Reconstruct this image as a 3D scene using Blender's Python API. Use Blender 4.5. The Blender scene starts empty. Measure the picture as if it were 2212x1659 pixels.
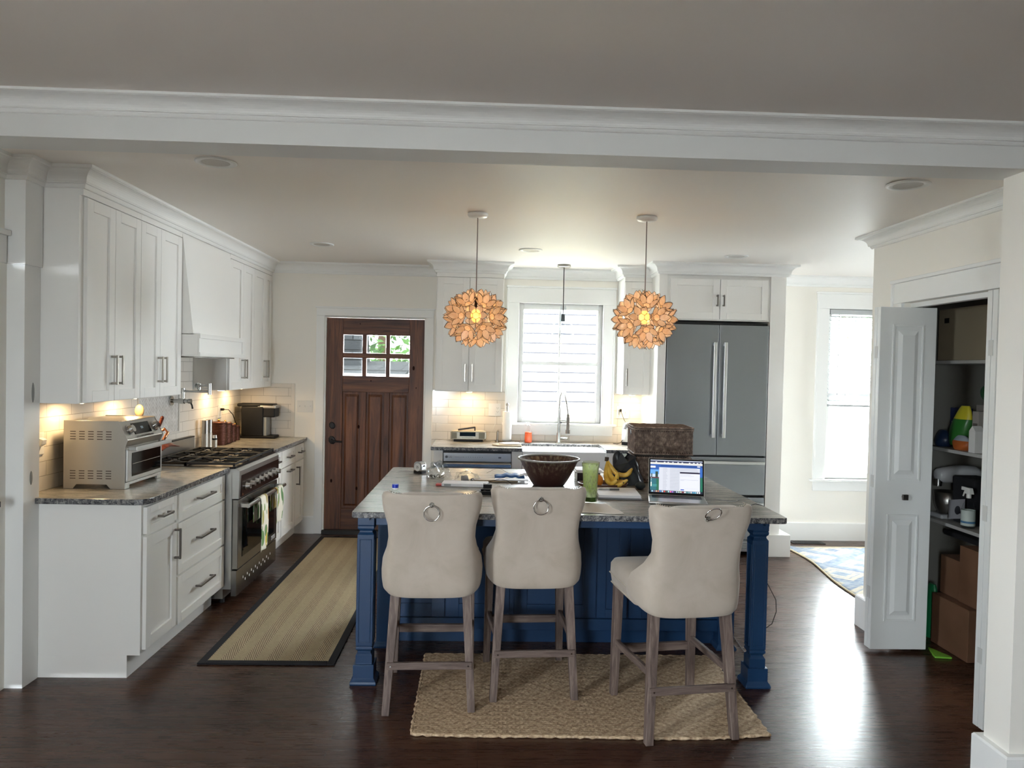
import bpy, bmesh, math, random
from mathutils import Vector, Matrix, Euler, noise
PI = math.pi
R = math.radians
scene = bpy.context.scene
COL = scene.collection

# ---------------------------------------------------------------- camera
CAMH = 1.613
yaw, pitch, roll = R(2.074), R(1.257), R(1.245)
fw = Vector((math.sin(yaw)*math.cos(pitch), math.cos(yaw)*math.cos(pitch), -math.sin(pitch)))
rt0 = Vector((math.cos(yaw), -math.sin(yaw), 0)); up0 = rt0.cross(fw)
rt = rt0*math.cos(roll) + up0*math.sin(roll)
up = up0*math.cos(roll) - rt0*math.sin(roll)
cam = bpy.data.cameras.new('camera'); camo = bpy.data.objects.new('camera', cam); COL.objects.link(camo)
cam.sensor_width = 36.0; cam.lens = 1588.0/2212*36.0; cam.clip_start = 0.05; cam.clip_end = 200
camo.matrix_world = Matrix(((rt.x, up.x, -fw.x, 0), (rt.y, up.y, -fw.y, 0), (rt.z, up.z, -fw.z, CAMH), (0, 0, 0, 1)))
scene.camera = camo

# ---------------------------------------------------------------- world, light, exposure
scene.view_settings.view_transform = 'Standard'
scene.view_settings.look = 'None'
scene.view_settings.gamma = 1
scene.view_settings.use_curve_mapping = False
scene.view_settings.exposure = 1.28
w = bpy.data.worlds.new('sky'); scene.world = w; w.use_nodes = True
bg = w.node_tree.nodes['Background']; bg.inputs[0].default_value = (0.86, 0.94, 1.0, 1); bg.inputs[1].default_value = 25.0
scene.cycles.use_denoising = True
scene.cycles.max_bounces = 10
scene.cycles.diffuse_bounces = 6
scene.cycles.glossy_bounces = 4
scene.cycles.transparent_max_bounces = 16
scene.cycles.sample_clamp_indirect = 6.0
scene.cycles.caustics_reflective = False
scene.cycles.caustics_refractive = False

def light(name, kind, loc, energy, color=(1, 1, 1), size=0.1, size_y=None, rot=(0, 0, 0), parent=None, portal=False, spread=None):
    l = bpy.data.lights.new(name, kind); l.energy = energy; l.color = color
    if kind == 'AREA':
        l.size = size
        if size_y: l.shape = 'RECTANGLE'; l.size_y = size_y
        if portal: l.cycles.is_portal = True
        if spread: l.spread = spread
    elif kind == 'POINT': l.shadow_soft_size = size
    o = bpy.data.objects.new(name, l); COL.objects.link(o); o.location = loc; o.rotation_euler = rot
    if parent: o.parent = parent
    return o
# sky portals at windows: back wall (two), door lights, added fill windows right, left and behind the camera
light('portal', 'AREA', (0.71, 7.16, 1.66), 1, size=0.8, size_y=1.15, rot=(R(-90), 0, 0), portal=True)
light('portal', 'AREA', (3.75, 7.16, 1.43), 1, size=0.9, size_y=1.66, rot=(R(-90), 0, 0), portal=True)
for y_ in (4.95, 6.3): light('portal', 'AREA', (13.14, y_, 1.38), 1, size=2.2, size_y=1.2, rot=(0, R(90), 0), portal=True)
light('portal', 'AREA', (-2.45, 0.22, 1.43), 1, size=1.66, size_y=0.65, rot=(0, R(-90), 0), portal=True)
light('portal', 'AREA', (-1.22, -3.14, 1.43), 1, size=0.65, size_y=1.66, rot=(R(90), 0, 0), portal=True)

# ---------------------------------------------------------------- materials
def srgb(c):
    return tuple((x/12.92 if x <= .04045 else ((x+.055)/1.055)**2.4) for x in c)
def hexc(h):
    return srgb(tuple(int(h[i:i+2], 16)/255 for i in (0, 2, 4)))
MATS = {}
def mat(name, color=(.8, .8, .8), rough=.5, metal=0, **k):
    if name in MATS: return MATS[name]
    m = bpy.data.materials.new(name); m.use_nodes = True
    b = m.node_tree.nodes['Principled BSDF']
    if isinstance(color, str): color = hexc(color)
    b.inputs['Base Color'].default_value = (*color, 1); b.inputs['Roughness'].default_value = rough
    b.inputs['Metallic'].default_value = metal
    for kk, v in k.items():
        b.inputs[kk].default_value = v
    MATS[name] = m
    return m
def NT(m): return m.node_tree.nodes, m.node_tree.links, m.node_tree.nodes['Principled BSDF']
def coord(m, scale=(1, 1, 1), rot=(0, 0, 0), loc=(0, 0, 0), kind='Object'):
    N, L, b = NT(m)
    t = N.new('ShaderNodeTexCoord'); mp = N.new('ShaderNodeMapping')
    L.new(t.outputs[kind], mp.inputs[0]); mp.inputs['Scale'].default_value = scale; mp.inputs['Rotation'].default_value = rot
    mp.inputs['Location'].default_value = loc
    return mp.outputs[0]
def ramp(m, fac, stops):
    N, L, b = NT(m)
    r = N.new('ShaderNodeValToRGB'); L.new(fac, r.inputs[0])
    e = r.color_ramp.elements
    while len(e) < len(stops): e.new(.5)
    for el, (p, c) in zip(e, stops):
        el.position = p; c = hexc(c) if isinstance(c, str) else c; el.color = (*c, 1)
    return r.outputs[0]
def nz(m, vec, scale, detail=4, rough=.5, dist=0):
    N, L, b = NT(m)
    n = N.new('ShaderNodeTexNoise'); L.new(vec, n.inputs['Vector']); n.inputs['Scale'].default_value = scale
    n.inputs['Detail'].default_value = detail; n.inputs['Roughness'].default_value = rough; n.inputs['Distortion'].default_value = dist
    return n.outputs['Fac']
def mix(m, fac, a, c, mode='MIX'):
    N, L, b = NT(m)
    x = N.new('ShaderNodeMix'); x.data_type = 'RGBA'; x.blend_type = mode
    for sock, v in ((x.inputs[0], fac), (x.inputs[6], a), (x.inputs[7], c)):
        if hasattr(v, 'is_output'): L.new(v, sock)
        elif isinstance(v, (int, float)): sock.default_value = v
        else: sock.default_value = (*(hexc(v) if isinstance(v, str) else v), 1)
    return x.outputs[2]
def mth(m, op, a, c=0.0):
    N, L, b = NT(m)
    x = N.new('ShaderNodeMath'); x.operation = op
    for i, v in enumerate((a, c)):
        if hasattr(v, 'is_output'): L.new(v, x.inputs[i])
        else: x.inputs[i].default_value = v
    return x.outputs[0]
def bump(m, h, strength=.3, dist=.01):
    N, L, b = NT(m)
    x = N.new('ShaderNodeBump'); x.inputs['Strength'].default_value = strength; x.inputs['Distance'].default_value = dist
    L.new(h, x.inputs['Height']); L.new(x.outputs[0], b.inputs['Normal'])
def setc(m, c): N, L, b = NT(m); L.new(c, b.inputs['Base Color'])
def sep(m, vec):
    N, L, b = NT(m); s = N.new('ShaderNodeSeparateXYZ'); L.new(vec, s.inputs[0]); return s.outputs

WALL = mat('wall_paint', 'f3f0e8', .6); bump(WALL, nz(WALL, coord(WALL), 90, 3), .04, .004)
CEIL = mat('ceiling_paint', 'f1ece6', .55); bump(CEIL, nz(CEIL, coord(CEIL), 60, 3), .05, .004)
TRIM = mat('trim_paint', 'f2f3f1', .55)
CAB = mat('cabinet_paint', 'f1f0ec', .52)
DOORP = mat('door_paint', 'e2e4e2', .4)
GAP = mat('dark_gap', (.01, .01, .01), .8)
FRONTC = mat('carcass_shadowless', 'cfcfcb', .5)

def mk_floor():
    m = mat('dark_wood_planks', (.05, .03, .02), .27)
    N, L, b = NT(m)
    v = coord(m)
    br = N.new('ShaderNodeTexBrick'); L.new(v, br.inputs['Vector'])
    br.inputs['Scale'].default_value = 1.0; br.inputs['Brick Width'].default_value = 1.7; br.inputs['Row Height'].default_value = .083
    br.inputs['Mortar Size'].default_value = .0012; br.offset = .37; br.inputs['Bias'].default_value = 0
    br.inputs['Color1'].default_value = (0, 0, 0, 1); br.inputs['Color2'].default_value = (1, 1, 1, 1)
    v2 = coord(m, scale=(1.2, 16, 1)); g = nz(m, v2, 3.2, 8, .62, 1.2)
    v3 = coord(m, scale=(.8, 1.6, 1)); big = nz(m, v3, 1.3, 3)
    c = ramp(m, g, [(.28, '1c0f0a'), (.5, '35201a'), (.72, '553728')])
    c2 = mix(m, .55, c, ramp(m, br.outputs['Color'], [(0, '2a1610'), (.5, '3d261d'), (1, '4e3427')]))
    c3 = mix(m, ramp(m, big, [(.3, (0, 0, 0)), (.75, (.5, .5, .5))]), c2, '5d402c')
    c4 = mix(m, br.outputs['Fac'], c3, '0b0605')
    setc(m, c4); b.inputs['Specular IOR Level'].default_value = .32
    rr = N.new('ShaderNodeMapRange'); L.new(g, rr.inputs[0]); rr.inputs[3].default_value = .2; rr.inputs[4].default_value = .36
    L.new(rr.outputs[0], b.inputs['Roughness'])
    wav = nz(m, coord(m, scale=(.7, 9, 1)), 1.4, 3)
    h = mth(m, 'SUBTRACT', mth(m, 'ADD', mth(m, 'MULTIPLY', g, .12), mth(m, 'MULTIPLY', wav, .8)), mth(m, 'MULTIPLY', br.outputs['Fac'], .8))
    bump(m, h, .22, .004)
    return m
FLOOR = mk_floor()

def mk_granite(name, lx):
    m = mat(name, 'a8a6a2', .22)
    N, L, b = NT(m)
    sc = (1.2, 7, 7) if lx else (7, 1.2, 7)
    g = nz(m, coord(m, scale=sc), 2.6, 8, .66, 2.2)
    f = nz(m, coord(m), 120, 4, .7)
    c = ramp(m, g, [(.28, '57585a'), (.40, '85847f'), (.5, 'a29f98'), (.60, 'b3aea5'), (.74, '87847f')])
    c = mix(m, mth(m, 'MULTIPLY', ramp(m, f, [(.45, (0, 0, 0)), (.75, (1, 1, 1))]), .35), c, '45464a')
    # rough chiselled front edge reads as dark speckle
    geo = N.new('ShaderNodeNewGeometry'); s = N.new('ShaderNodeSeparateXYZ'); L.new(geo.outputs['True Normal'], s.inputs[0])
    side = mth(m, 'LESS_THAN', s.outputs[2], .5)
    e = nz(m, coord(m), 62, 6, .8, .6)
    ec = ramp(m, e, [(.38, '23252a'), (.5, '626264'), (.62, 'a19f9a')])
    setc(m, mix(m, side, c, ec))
    return m
GRAN_X = mk_granite('granite_streaked_across', True)
GRAN_Y = mk_granite('granite_streaked_along', False)

def mk_steel(name, col='b9b9b6', rough=.3, sc=(1, 60, 60)):
    m = mat(name, col, rough, 1.0)
    N, L, b = NT(m)
    g = nz(m, coord(m, scale=sc), 9, 3)
    rr = N.new('ShaderNodeMapRange'); L.new(g, rr.inputs[0]); rr.inputs[3].default_value = rough-.02; rr.inputs[4].default_value = rough+.05
    L.new(rr.outputs[0], b.inputs['Roughness'])
    return m
STEEL = mk_steel('brushed_steel')
STEELF = mk_steel('fridge_steel', '93979a', .36, (60, 60, 1))
STEELD = mat('dark_steel', '95928e', .27, 1.0)
NICKEL = mat('nickel', 'a8a49c', .28, 1.0)
PEWTER = mat('dark_pewter', '77726d', .35, 1.0)
CHROME = mat('chrome', 'd8d8d8', .08, 1.0)
BLACKM = mat('black_metal', '17171a', .45, .3)
IRON = mat('cast_iron', '141416', .55, .2)
BLACKP = mat('black_plastic', '0b0b0c', .5, 0, **{'Specular IOR Level': .3})
BLACKG = mat('black_glass', '060708', .06)
WHITEP = mat('white_plastic', 'e4e4e0', .35)
CERAM = mat('white_fireclay', 'eeefed', .12)
NAVY = mat('navy_paint', '12365b', .4)
GLASS = mat('window_glass', (1, 1, 1), 0, 0)
def mk_glass(name, tint=(1, 1, 1), ior=1.35):
    m = mat(name, (1, 1, 1), 0); N, L, b = NT(m); N.remove(b)
    out = [n for n in N if n.type == 'OUTPUT_MATERIAL'][0]
    t = N.new('ShaderNodeBsdfTransparent'); t.inputs[0].default_value = (*tint, 1)
    g = N.new('ShaderNodeBsdfGlossy'); g.inputs['Roughness'].default_value = .02
    f = N.new('ShaderNodeFresnel'); gm = N.new('ShaderNodeNewGeometry'); mr = N.new('ShaderNodeMapRange'); mr.inputs[3].default_value = ior; mr.inputs[4].default_value = 1/ior
    L.new(gm.outputs['Backfacing'], mr.inputs[0]); L.new(mr.outputs[0], f.inputs[0])
    x = N.new('ShaderNodeMixShader'); L.new(f.outputs[0], x.inputs[0]); L.new(t.outputs[0], x.inputs[1]); L.new(g.outputs[0], x.inputs[2])
    L.new(x.outputs[0], out.inputs[0]); return m
MATS.pop('window_glass'); GLASS = mk_glass('pane_glass')
CLEAR = mk_glass('clear_glass', (.93, .95, .95), 1.25)
THIN = mk_glass('thin_pendant_glass', (.88, .90, .91), 1.28)
DGLASS = mk_glass('dimming_door_glass', (.33, .33, .32), 1.3)  # tint added to dim the overbright view through the door panes
PLASTIC = mk_glass('clear_film', (.88, .9, .9))
GREENG = mk_glass('smoothie_smeared_glass', (.93, .96, .86), 1.3)

def mk_tile(name, axis):
    m = mat(name, 'e6e0d6', .12); N, L, b = NT(m)
    t = N.new('ShaderNodeTexCoord'); s = N.new('ShaderNodeSeparateXYZ'); L.new(t.outputs['Object'], s.inputs[0])
    c = N.new('ShaderNodeCombineXYZ'); L.new(s.outputs[axis], c.inputs[0]); L.new(s.outputs[2], c.inputs[1])
    br = N.new('ShaderNodeTexBrick'); L.new(c.outputs[0], br.inputs['Vector'])
    br.inputs['Scale'].default_value = 1; br.inputs['Brick Width'].default_value = .232; br.inputs['Row Height'].default_value = .0765
    br.inputs['Mortar Size'].default_value = .0016; br.inputs['Mortar Smooth'].default_value = .3
    br.inputs['Color1'].default_value = (*hexc('e4ded4'), 1); br.inputs['Color2'].default_value = (*hexc('ded8ce'), 1); br.inputs['Mortar'].default_value = (*hexc('aaa398'), 1)
    L.new(br.outputs['Color'], b.inputs['Base Color'])
    h = mth(m, 'SUBTRACT', mth(m, 'MULTIPLY', nz(m, coord(m), 9, 2), .35), br.outputs['Fac'])
    bump(m, h, .5, .0025)
    return m
TILE_Y = mk_tile('subway_tile_side', 1); TILE_X = mk_tile('subway_tile_back', 0)

def mk_herring():
    m = mat('herringbone_mosaic', 'dedcd6', .25); N, L, b = NT(m)
    s = sep(m, coord(m))
    pu = mth(m, 'PINGPONG', s[1], .052)
    q = mth(m, 'ADD', s[2], mth(m, 'MULTIPLY', pu, 1.0))
    fr = mth(m, 'FRACT', mth(m, 'DIVIDE', q, .03))
    line = mth(m, 'LESS_THAN', fr, .13)
    fc = mth(m, 'FRACT', mth(m, 'DIVIDE', s[1], .052)); line2 = mth(m, 'LESS_THAN', fc, .05)
    ln = mth(m, 'MAXIMUM', line, line2)
    base = ramp(m, nz(m, coord(m), 14, 3), [(.3, 'c9c7c3'), (.7, 'e6e4e0')])
    setc(m, mix(m, ln, base, 'b1aca5')); return m
HERR = mk_herring()

def mk_wood(name, dark, mid, lite, rough=.35, sc=(9, 9, .7), scale=2.4):
    m = mat(name, mid, rough)
    g = nz(m, coord(m, scale=sc), scale, 8, .62, 1.0)
    setc(m, ramp(m, g, [(.3, dark), (.5, mid), (.7, lite)])); bump(m, g, .12, .002); return m
ALDER = mk_wood('stained_alder_vertical', '351b0f', '5d351e', '7d4e2f', .5)
ALDERH = mk_wood('stained_alder_horizontal', '351b0f', '5a331d', '784b2d', .5, (.7, 9, 9))
LEGW = mk_wood('weathered_oak', '4a3d38', '6b5b54', '8a7a70', .6, (14, 14, 1.2), 3)
STRW = mk_wood('weathered_oak_rail', '4a3d38', '6b5b54', '8a7a70', .6, (1.4, 1.4, 14), 3)
BOARDW = mk_wood('pale_maple', 'b59d7e', 'd3c0a2', 'e6d9c2', .4, (1, 9, 9))
TRAYW = mk_wood('brown_tray_wood', '3b1f14', '55301f', '6b4231', .4, (1, 9, 9))
HANDW = mk_wood('red_brown_wood', '3a150b', '6a2c17', '8c4528', .4)

FAB = mat('ecru_velvet', 'cdc3b6', .85, **{'Sheen Weight': .35, 'Sheen Roughness': .4})
_c = ramp(FAB, nz(FAB, coord(FAB), 5.5, 5, .6, .6), [(.28, 'aea293'), (.5, 'b8ac9e'), (.72, 'c0b5a8')]); setc(FAB, _c)
bump(FAB, nz(FAB, coord(FAB), 500, 2), .08, .001)
CARD = mat('cardboard', '6d4d39', .8); setc(CARD, ramp(CARD, nz(CARD, coord(CARD), 3, 3), [(.3, '64452f'), (.7, '7a5740')]))
CARDL = mat('pale_cardboard', '8b7f69', .8)
COPPER = mat('hammered_copper', '523026', .42, .7); bump(COPPER, nz(COPPER, coord(COPPER), 70, 2), .5, .002)
COPPERL = mat('polished_copper', 'd08c68', .2, 1.0)
PAPER = mat('white_paper', 'e6e5e8', .7)
KRAFT = mat('tan_envelope', 'b8a488', .7)
NAPK = mat('cream_napkin', 'ded5cb', .85)
def mk_bowl():
    m = mat('drip_glazed_brown', '3d241f', .3)
    g = nz(m, coord(m, scale=(1, 1, .12)), 60, 5, .6)
    s = sep(m, coord(m)); N, L, b = NT(m)
    top = N.new('ShaderNodeMapRange'); L.new(s[2], top.inputs[0]); top.inputs[1].default_value = .05; top.inputs[2].default_value = .165
    f = mth(m, 'MULTIPLY', ramp(m, g, [(.48, (0, 0, 0)), (.66, (1, 1, 1))]), top.outputs[0])
    setc(m, mix(m, f, '3f2521', '8b8067')); return m
BOWLM = mk_bowl()
RIMG = mat('grey_glaze_rim', '8a877f', .35)
BANANA = mat('banana_skin', 'c9a13c', .45); setc(BANANA, ramp(BANANA, nz(BANANA, coord(BANANA), 22, 4), [(.25, '8f6f26'), (.42, 'c49b36'), (.7, 'd9b551')]))
BANT = mat('banana_tip', '3a2c1a', .7)
ORANGE = mat('orange_peel', 'd8842c', .5); bump(ORANGE, nz(ORANGE, coord(ORANGE), 260, 2), .3, .001)
BLUE = mat('denim_blue', '2f5d95', .7)
GREENS = mat('green_smoothie', '3c5a1c', .4)
SOAP = mat('orange_soap', 'ff6a3c', .2, **{'Transmission Weight': .2})
ROLLM = mat('paper_towel', 'efefed', .9); bump(ROLLM, nz(ROLLM, coord(ROLLM), 90, 2), .3, .002)
POUCH = mat('black_bag_plastic', '171b20', .32)
GREY = mat('grey_plastic', '8d908f', .4)
ALUM = mat('laptop_aluminium', 'b4b3b1', .35, .9)
KEYS = mat('black_keys', '15151a', .5)
BLUECAP = mat('blue_cap', '1736b4', .35)
RED = mat('red_print', 'b03028', .5)

def emis(name, c, s=1.0):
    if name in MATS: return MATS[name]
    m = mat(name, (0, 0, 0), .5)
    b = m.node_tree.nodes['Principled BSDF']; c = hexc(c) if isinstance(c, str) else c
    b.inputs['Base Color'].default_value = (0.02, 0.02, 0.02, 1); b.inputs['Emission Color'].default_value = (*c, 1); b.inputs['Emission Strength'].default_value = s
    return m

# ---------------------------------------------------------------- mesh building
class MB:
    def __init__(self): self.v = []; self.f = []; self.mi = []; self.M = Matrix.Identity(4); self.cur = 0; self.sm = []
    def add(self, vs, fs, smooth=False):
        o = len(self.v); M = self.M
        self.v += [tuple(M @ Vector(p)) for p in vs]
        self.f += [tuple(i+o for i in f) for f in fs]; self.mi += [self.cur]*len(fs); self.sm += [smooth]*len(fs)
    def box(self, x0, x1, y0, y1, z0, z1):
        if x0 > x1: x0, x1 = x1, x0
        if y0 > y1: y0, y1 = y1, y0
        if z0 > z1: z0, z1 = z1, z0
        v = [(x0, y0, z0), (x1, y0, z0), (x1, y1, z0), (x0, y1, z0), (x0, y0, z1), (x1, y0, z1), (x1, y1, z1), (x0, y1, z1)]
        self.add(v, [(0, 3, 2, 1), (4, 5, 6, 7), (0, 1, 5, 4), (1, 2, 6, 5), (2, 3, 7, 6), (3, 0, 4, 7)])
        return self
    def hexa(self, b, t):  # two quads (ccw seen from above) of 3-D points
        v = list(b)+list(t)
        self.add(v, [(0, 3, 2, 1), (4, 5, 6, 7), (0, 1, 5, 4), (1, 2, 6, 5), (2, 3, 7, 6), (3, 0, 4, 7)]); return self
    def prism(self, pts, axis, a, b, smooth=False):
        def P(p, t):
            return {'x': (t, p[0], p[1]), 'y': (p[0], t, p[1]), 'z': (p[0], p[1], t)}[axis]
        n = len(pts)
        self.add([P(p, a) for p in pts]+[P(p, b) for p in pts], [tuple(range(n))[::-1], tuple(range(n, 2*n))]+[(i, (i+1) % n, (i+1) % n+n, i+n) for i in range(n)], smooth)
        return self
    def cyl(self, p0, p1, r0, r1=None, n=20, caps=True, smooth=True):
        r1 = r0 if r1 is None else r1
        p0 = Vector(p0); p1 = Vector(p1); d = (p1-p0).normalized()
        a = d.orthogonal().normalized(); b = d.cross(a)
        v = []
        for p, r in ((p0, r0), (p1, r1)):
            v += [tuple(p+a*math.cos(2*PI*i/n)*r+b*math.sin(2*PI*i/n)*r) for i in range(n)]
        self.add(v, [(i, (i+1) % n, (i+1) % n+n, i+n) for i in range(n)], smooth)
        if caps: self.add(v, [tuple(range(n))[::-1], tuple(range(n, 2*n))])
        return self
    def tube(self, pts, r, n=8, closed=False, caps=True):
        pts = [Vector(p) for p in pts]; m = len(pts); rings = []
        rr = r if hasattr(r, '__len__') else [r]*m
        prev = None
        for i, p in enumerate(pts):
            if closed: t = pts[(i+1) % m]-pts[i-1]
            else: t = pts[min(i+1, m-1)]-pts[max(i-1, 0)]
            t.normalize()
            a = t.orthogonal().normalized() if prev is None else (prev-t*prev.dot(t)).normalized()
            prev = a; b = t.cross(a)
            rings.append([tuple(p+a*math.cos(2*PI*k/n)*rr[i]+b*math.sin(2*PI*k/n)*rr[i]) for k in range(n)])
        v = [q for g in rings for q in g]
        f = []
        for i in range(m if closed else m-1):
            j = (i+1) % m
            f += [(i*n+k, i*n+(k+1) % n, j*n+(k+1) % n, j*n+k) for k in range(n)]
        self.add(v, f, True)
        if caps and not closed: self.add(v, [tuple(range(n))[::-1], tuple(range((m-1)*n, m*n))])
        return self
    def lathe(self, prof, c=(0, 0, 0), n=32, sx=1, sy=1, caps=False):
        v = []
        for r, z in prof:
            v += [(c[0]+r*sx*math.cos(2*PI*i/n), c[1]+r*sy*math.sin(2*PI*i/n), c[2]+z) for i in range(n)]
        f = []
        for k in range(len(prof)-1):
            f += [(k*n+i, k*n+(i+1) % n, (k+1)*n+(i+1) % n, (k+1)*n+i) for i in range(n)]
        self.add(v, f, True)
        if caps: self.add(v, [tuple(range(n))[::-1], tuple(range((len(prof)-1)*n, len(prof)*n))])
        return self
    def ball(self, c, rx, ry=None, rz=None, n=16, m=10):
        ry = rx if ry is None else ry; rz = rx if rz is None else rz
        v = [(c[0], c[1], c[2]-rz)]
        for j in range(1, m):
            th = PI*j/m
            v += [(c[0]+rx*math.sin(th)*math.cos(2*PI*i/n), c[1]+ry*math.sin(th)*math.sin(2*PI*i/n), c[2]-rz*math.cos(th)) for i in range(n)]
        v.append((c[0], c[1], c[2]+rz)); f = [(0, 1+(i+1) % n, 1+i) for i in range(n)]
        for j in range(m-2):
            f += [(1+j*n+i, 1+j*n+(i+1) % n, 1+(j+1)*n+(i+1) % n, 1+(j+1)*n+i) for i in range(n)]
        e = len(v)-1; f += [(e, 1+(m-2)*n+i, 1+(m-2)*n+(i+1) % n) for i in range(n)]
        self.add(v, f, True); return self
    def grid(self, fn, nu, nv, smooth=True, closeu=False):
        v = [fn(i/nu, j/nv) for j in range(nv+1) for i in range(nu+(0 if closeu else 1))]
        w_ = nu if closeu else nu+1
        f = [(j*w_+i, j*w_+(i+1) % w_, (j+1)*w_+(i+1) % w_, (j+1)*w_+i) for j in range(nv) for i in range(nu)]
        self.add(v, f, smooth); return self
    def build(self, name, m, parent=None, label=None, cat=None, group=None, kind=None, bevel=0, seg=2, loc=None, subsurf=0, solid=0, off=-1):
        me = bpy.data.meshes.new(name)
        if parent is not None:
            L = Vector(ROOT.get(parent, (0, 0, 0)))
        else:
            xs = [p[0] for p in self.v]; ys = [p[1] for p in self.v]; zs = [p[2] for p in self.v]
            L = Vector(loc) if loc is not None else (Vector((0, 0, 0)) if kind == 'structure' else Vector(((min(xs)+max(xs))/2, (min(ys)+max(ys))/2, min(zs))))
        me.from_pydata([(p[0]-L.x, p[1]-L.y, p[2]-L.z) for p in self.v], [], self.f)
        for q, s in zip(me.polygons, self.sm): q.use_smooth = s
        ms = m if isinstance(m, (list, tuple)) else [m]
        for x in ms: me.materials.append(x)
        if len(ms) > 1:
            for q, k in zip(me.polygons, self.mi): q.material_index = k
        me.update()
        bm = bmesh.new(); bm.from_mesh(me); bmesh.ops.recalc_face_normals(bm, faces=bm.faces); bm.to_mesh(me); bm.free()
        o = bpy.data.objects.new(name, me); COL.objects.link(o)
        if parent is not None: o.parent = parent; ROOT[o] = tuple(L)
        else: o.location = L; ROOT[o] = tuple(L)
        if solid:
            md = o.modifiers.new('solidify', 'SOLIDIFY'); md.thickness = solid; md.offset = off
        if bevel:
            md = o.modifiers.new('bevel', 'BEVEL'); md.width = bevel; md.segments = seg; md.limit_method = 'ANGLE'; md.angle_limit = R(40)
        if subsurf:
            md = o.modifiers.new('subsurf', 'SUBSURF'); md.levels = subsurf; md.render_levels = subsurf
        if label: o['label'] = label
        if cat: o['category'] = cat
        if group: o['group'] = group
        if kind: o['kind'] = kind
        return o
ROOT = {}
def thing(name, label, cat, loc, group=None, kind=None):
    o = bpy.data.objects.new(name, None); COL.objects.link(o); o.location = loc; o.empty_display_size = .1
    if kind: o['kind'] = kind
    if label: o['label'] = label
    if cat: o['category'] = cat
    if group: o['group'] = group
    ROOT[o] = tuple(loc); return o
def local_thing(name, label, cat, group=None): return thing(name, label, cat, (0, 0, 0), group)
def copy_tree(o, parent=None):
    c = o.copy(); COL.objects.link(c)
    if parent is not None: c.parent = parent
    for ch in list(o.children): copy_tree(ch, c)
    return c
def box(name, m, x0, x1, y0, y1, z0, z1, **k): return MB().box(x0, x1, y0, y1, z0, z1).build(name, m, **k)
def text(name, s, size, m, parent, M, depth=.0004, align='CENTER', label=None):
    c = bpy.data.curves.new(name, 'FONT'); c.body = s; c.size = size; c.extrude = depth; c.align_x = align; c.align_y = 'CENTER'
    c.materials.append(m); o = bpy.data.objects.new(name, c); COL.objects.link(o)
    me = bpy.data.meshes.new_from_object(o); bpy.data.objects.remove(o)
    o = bpy.data.objects.new(name, me); COL.objects.link(o)
    if not me.materials: me.materials.append(m)
    o.parent = parent; o.matrix_local = Matrix.Translation(-Vector(ROOT[parent])) @ M
    if label: o['label'] = label
    return o
def rotz(a): return Matrix.Rotation(a, 4, 'Z')
def T(x, y, z): return Matrix.Translation((x, y, z))

def sweep(B, path, prof, closed=False):
    """profile (outward distance, z) swept along a ground-plan polyline; outward is to the right of travel"""
    n = len(path); P = [Vector(p) for p in path]; cols = []
    for i in range(n):
        ns = []
        if i > 0: d = (P[i]-P[i-1]).normalized(); ns.append(Vector((d.y, -d.x)))
        if i < n-1: d = (P[i+1]-P[i]).normalized(); ns.append(Vector((d.y, -d.x)))
        if len(ns) == 2:
            b = (ns[0]+ns[1]); b = b/(b.length_squared/2) if b.length > 1e-6 else ns[0]
        else: b = ns[0]
        cols.append([(P[i].x+b.x*o, P[i].y+b.y*o, z) for o, z in prof])
    m = len(prof); v = [q for c in cols for q in c]
    f = [(i*m+k, i*m+k+1, (i+1)*m+k+1, (i+1)*m+k) for i in range(n-1) for k in range(m-1)]
    f += [tuple(range(m)), tuple(range((n-1)*m, n*m))[::-1]]
    B.add(v, f); return B
def crown_prof(z1, h, p):
    z0 = z1-h
    pr = [(0, z0), (.010, z0), (.014, z0+.05*h), (.019, z0+.15*h), (.019, z0+.19*h), (.027, z0+.21*h), (.027, z0+.27*h)]
    for k in range(8): a = k/7*PI/2; pr.append((.029+(p-.037)*(1-math.cos(a)), z0+.28*h+.52*h*math.sin(a)))
    return pr+[(p-.006, z0+.83*h), (p, z0+.85*h), (p, z1), (0, z1)]

# ---------------------------------------------------------------- the room
XW = -2.31; YB = 7.02; ZF = 2.555
def sst(a, b, x):
    t = max(0, min(1, (x-a)/(b-a))); return t*t*(3-2*t)
def zc(x, y):  # the old ceiling sags a little towards the pantry
    return 2.56-.058*sst(.6, 2.3, x)*(1-sst(4.75, 6.2, y))

def wall(name, axis, c0, c1, u0, u1, z0, z1, holes=(), m=WALL):
    B = MB()
    def bx(a, b, z, zz):
        if b-a < 1e-4 or zz-z < 1e-4: return
        if axis == 'x': B.box(c0, c1, a, b, z, zz)
        else: B.box(a, b, c0, c1, z, zz)
    u = u0
    for (h0, h1, hz0, hz1) in sorted(holes):
        bx(u, h0, z0, z1); bx(h0, h1, z0, hz0); bx(h0, h1, hz1, z1); u = h1
    bx(u, u1, z0, z1)
    return B.build(name, m, kind='structure')
box('floor', FLOOR, -2.6, 13.3, -3.3, 7.3, -.06, 0, kind='structure')
wall('wall_left', 'x', XW-.15, XW, -3.0, YB+.15, 0, 2.62, [(-.1, .55, .6, 2.26), (2.70, 3.56, 0, 2.06)])
wall('wall_back', 'y', YB, YB+.15, XW, 13.0, 0, 2.62, [(-1.525, -.572, 0, 2.068), (.31, 1.112, 1.092, 2.234), (3.31, 4.2, .60, 2.25)])
wall('wall_right', 'x', 13.0, 13.15, -3.0, YB+.15, 0, 2.62, [(4.35, 5.55, .25, 2.45), (5.7, 6.9, .25, 2.45)], mat('unseen_wall_dark', '8f877e', .7))  # unseen wall, set far off and darkened to hold down bounced daylight
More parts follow.
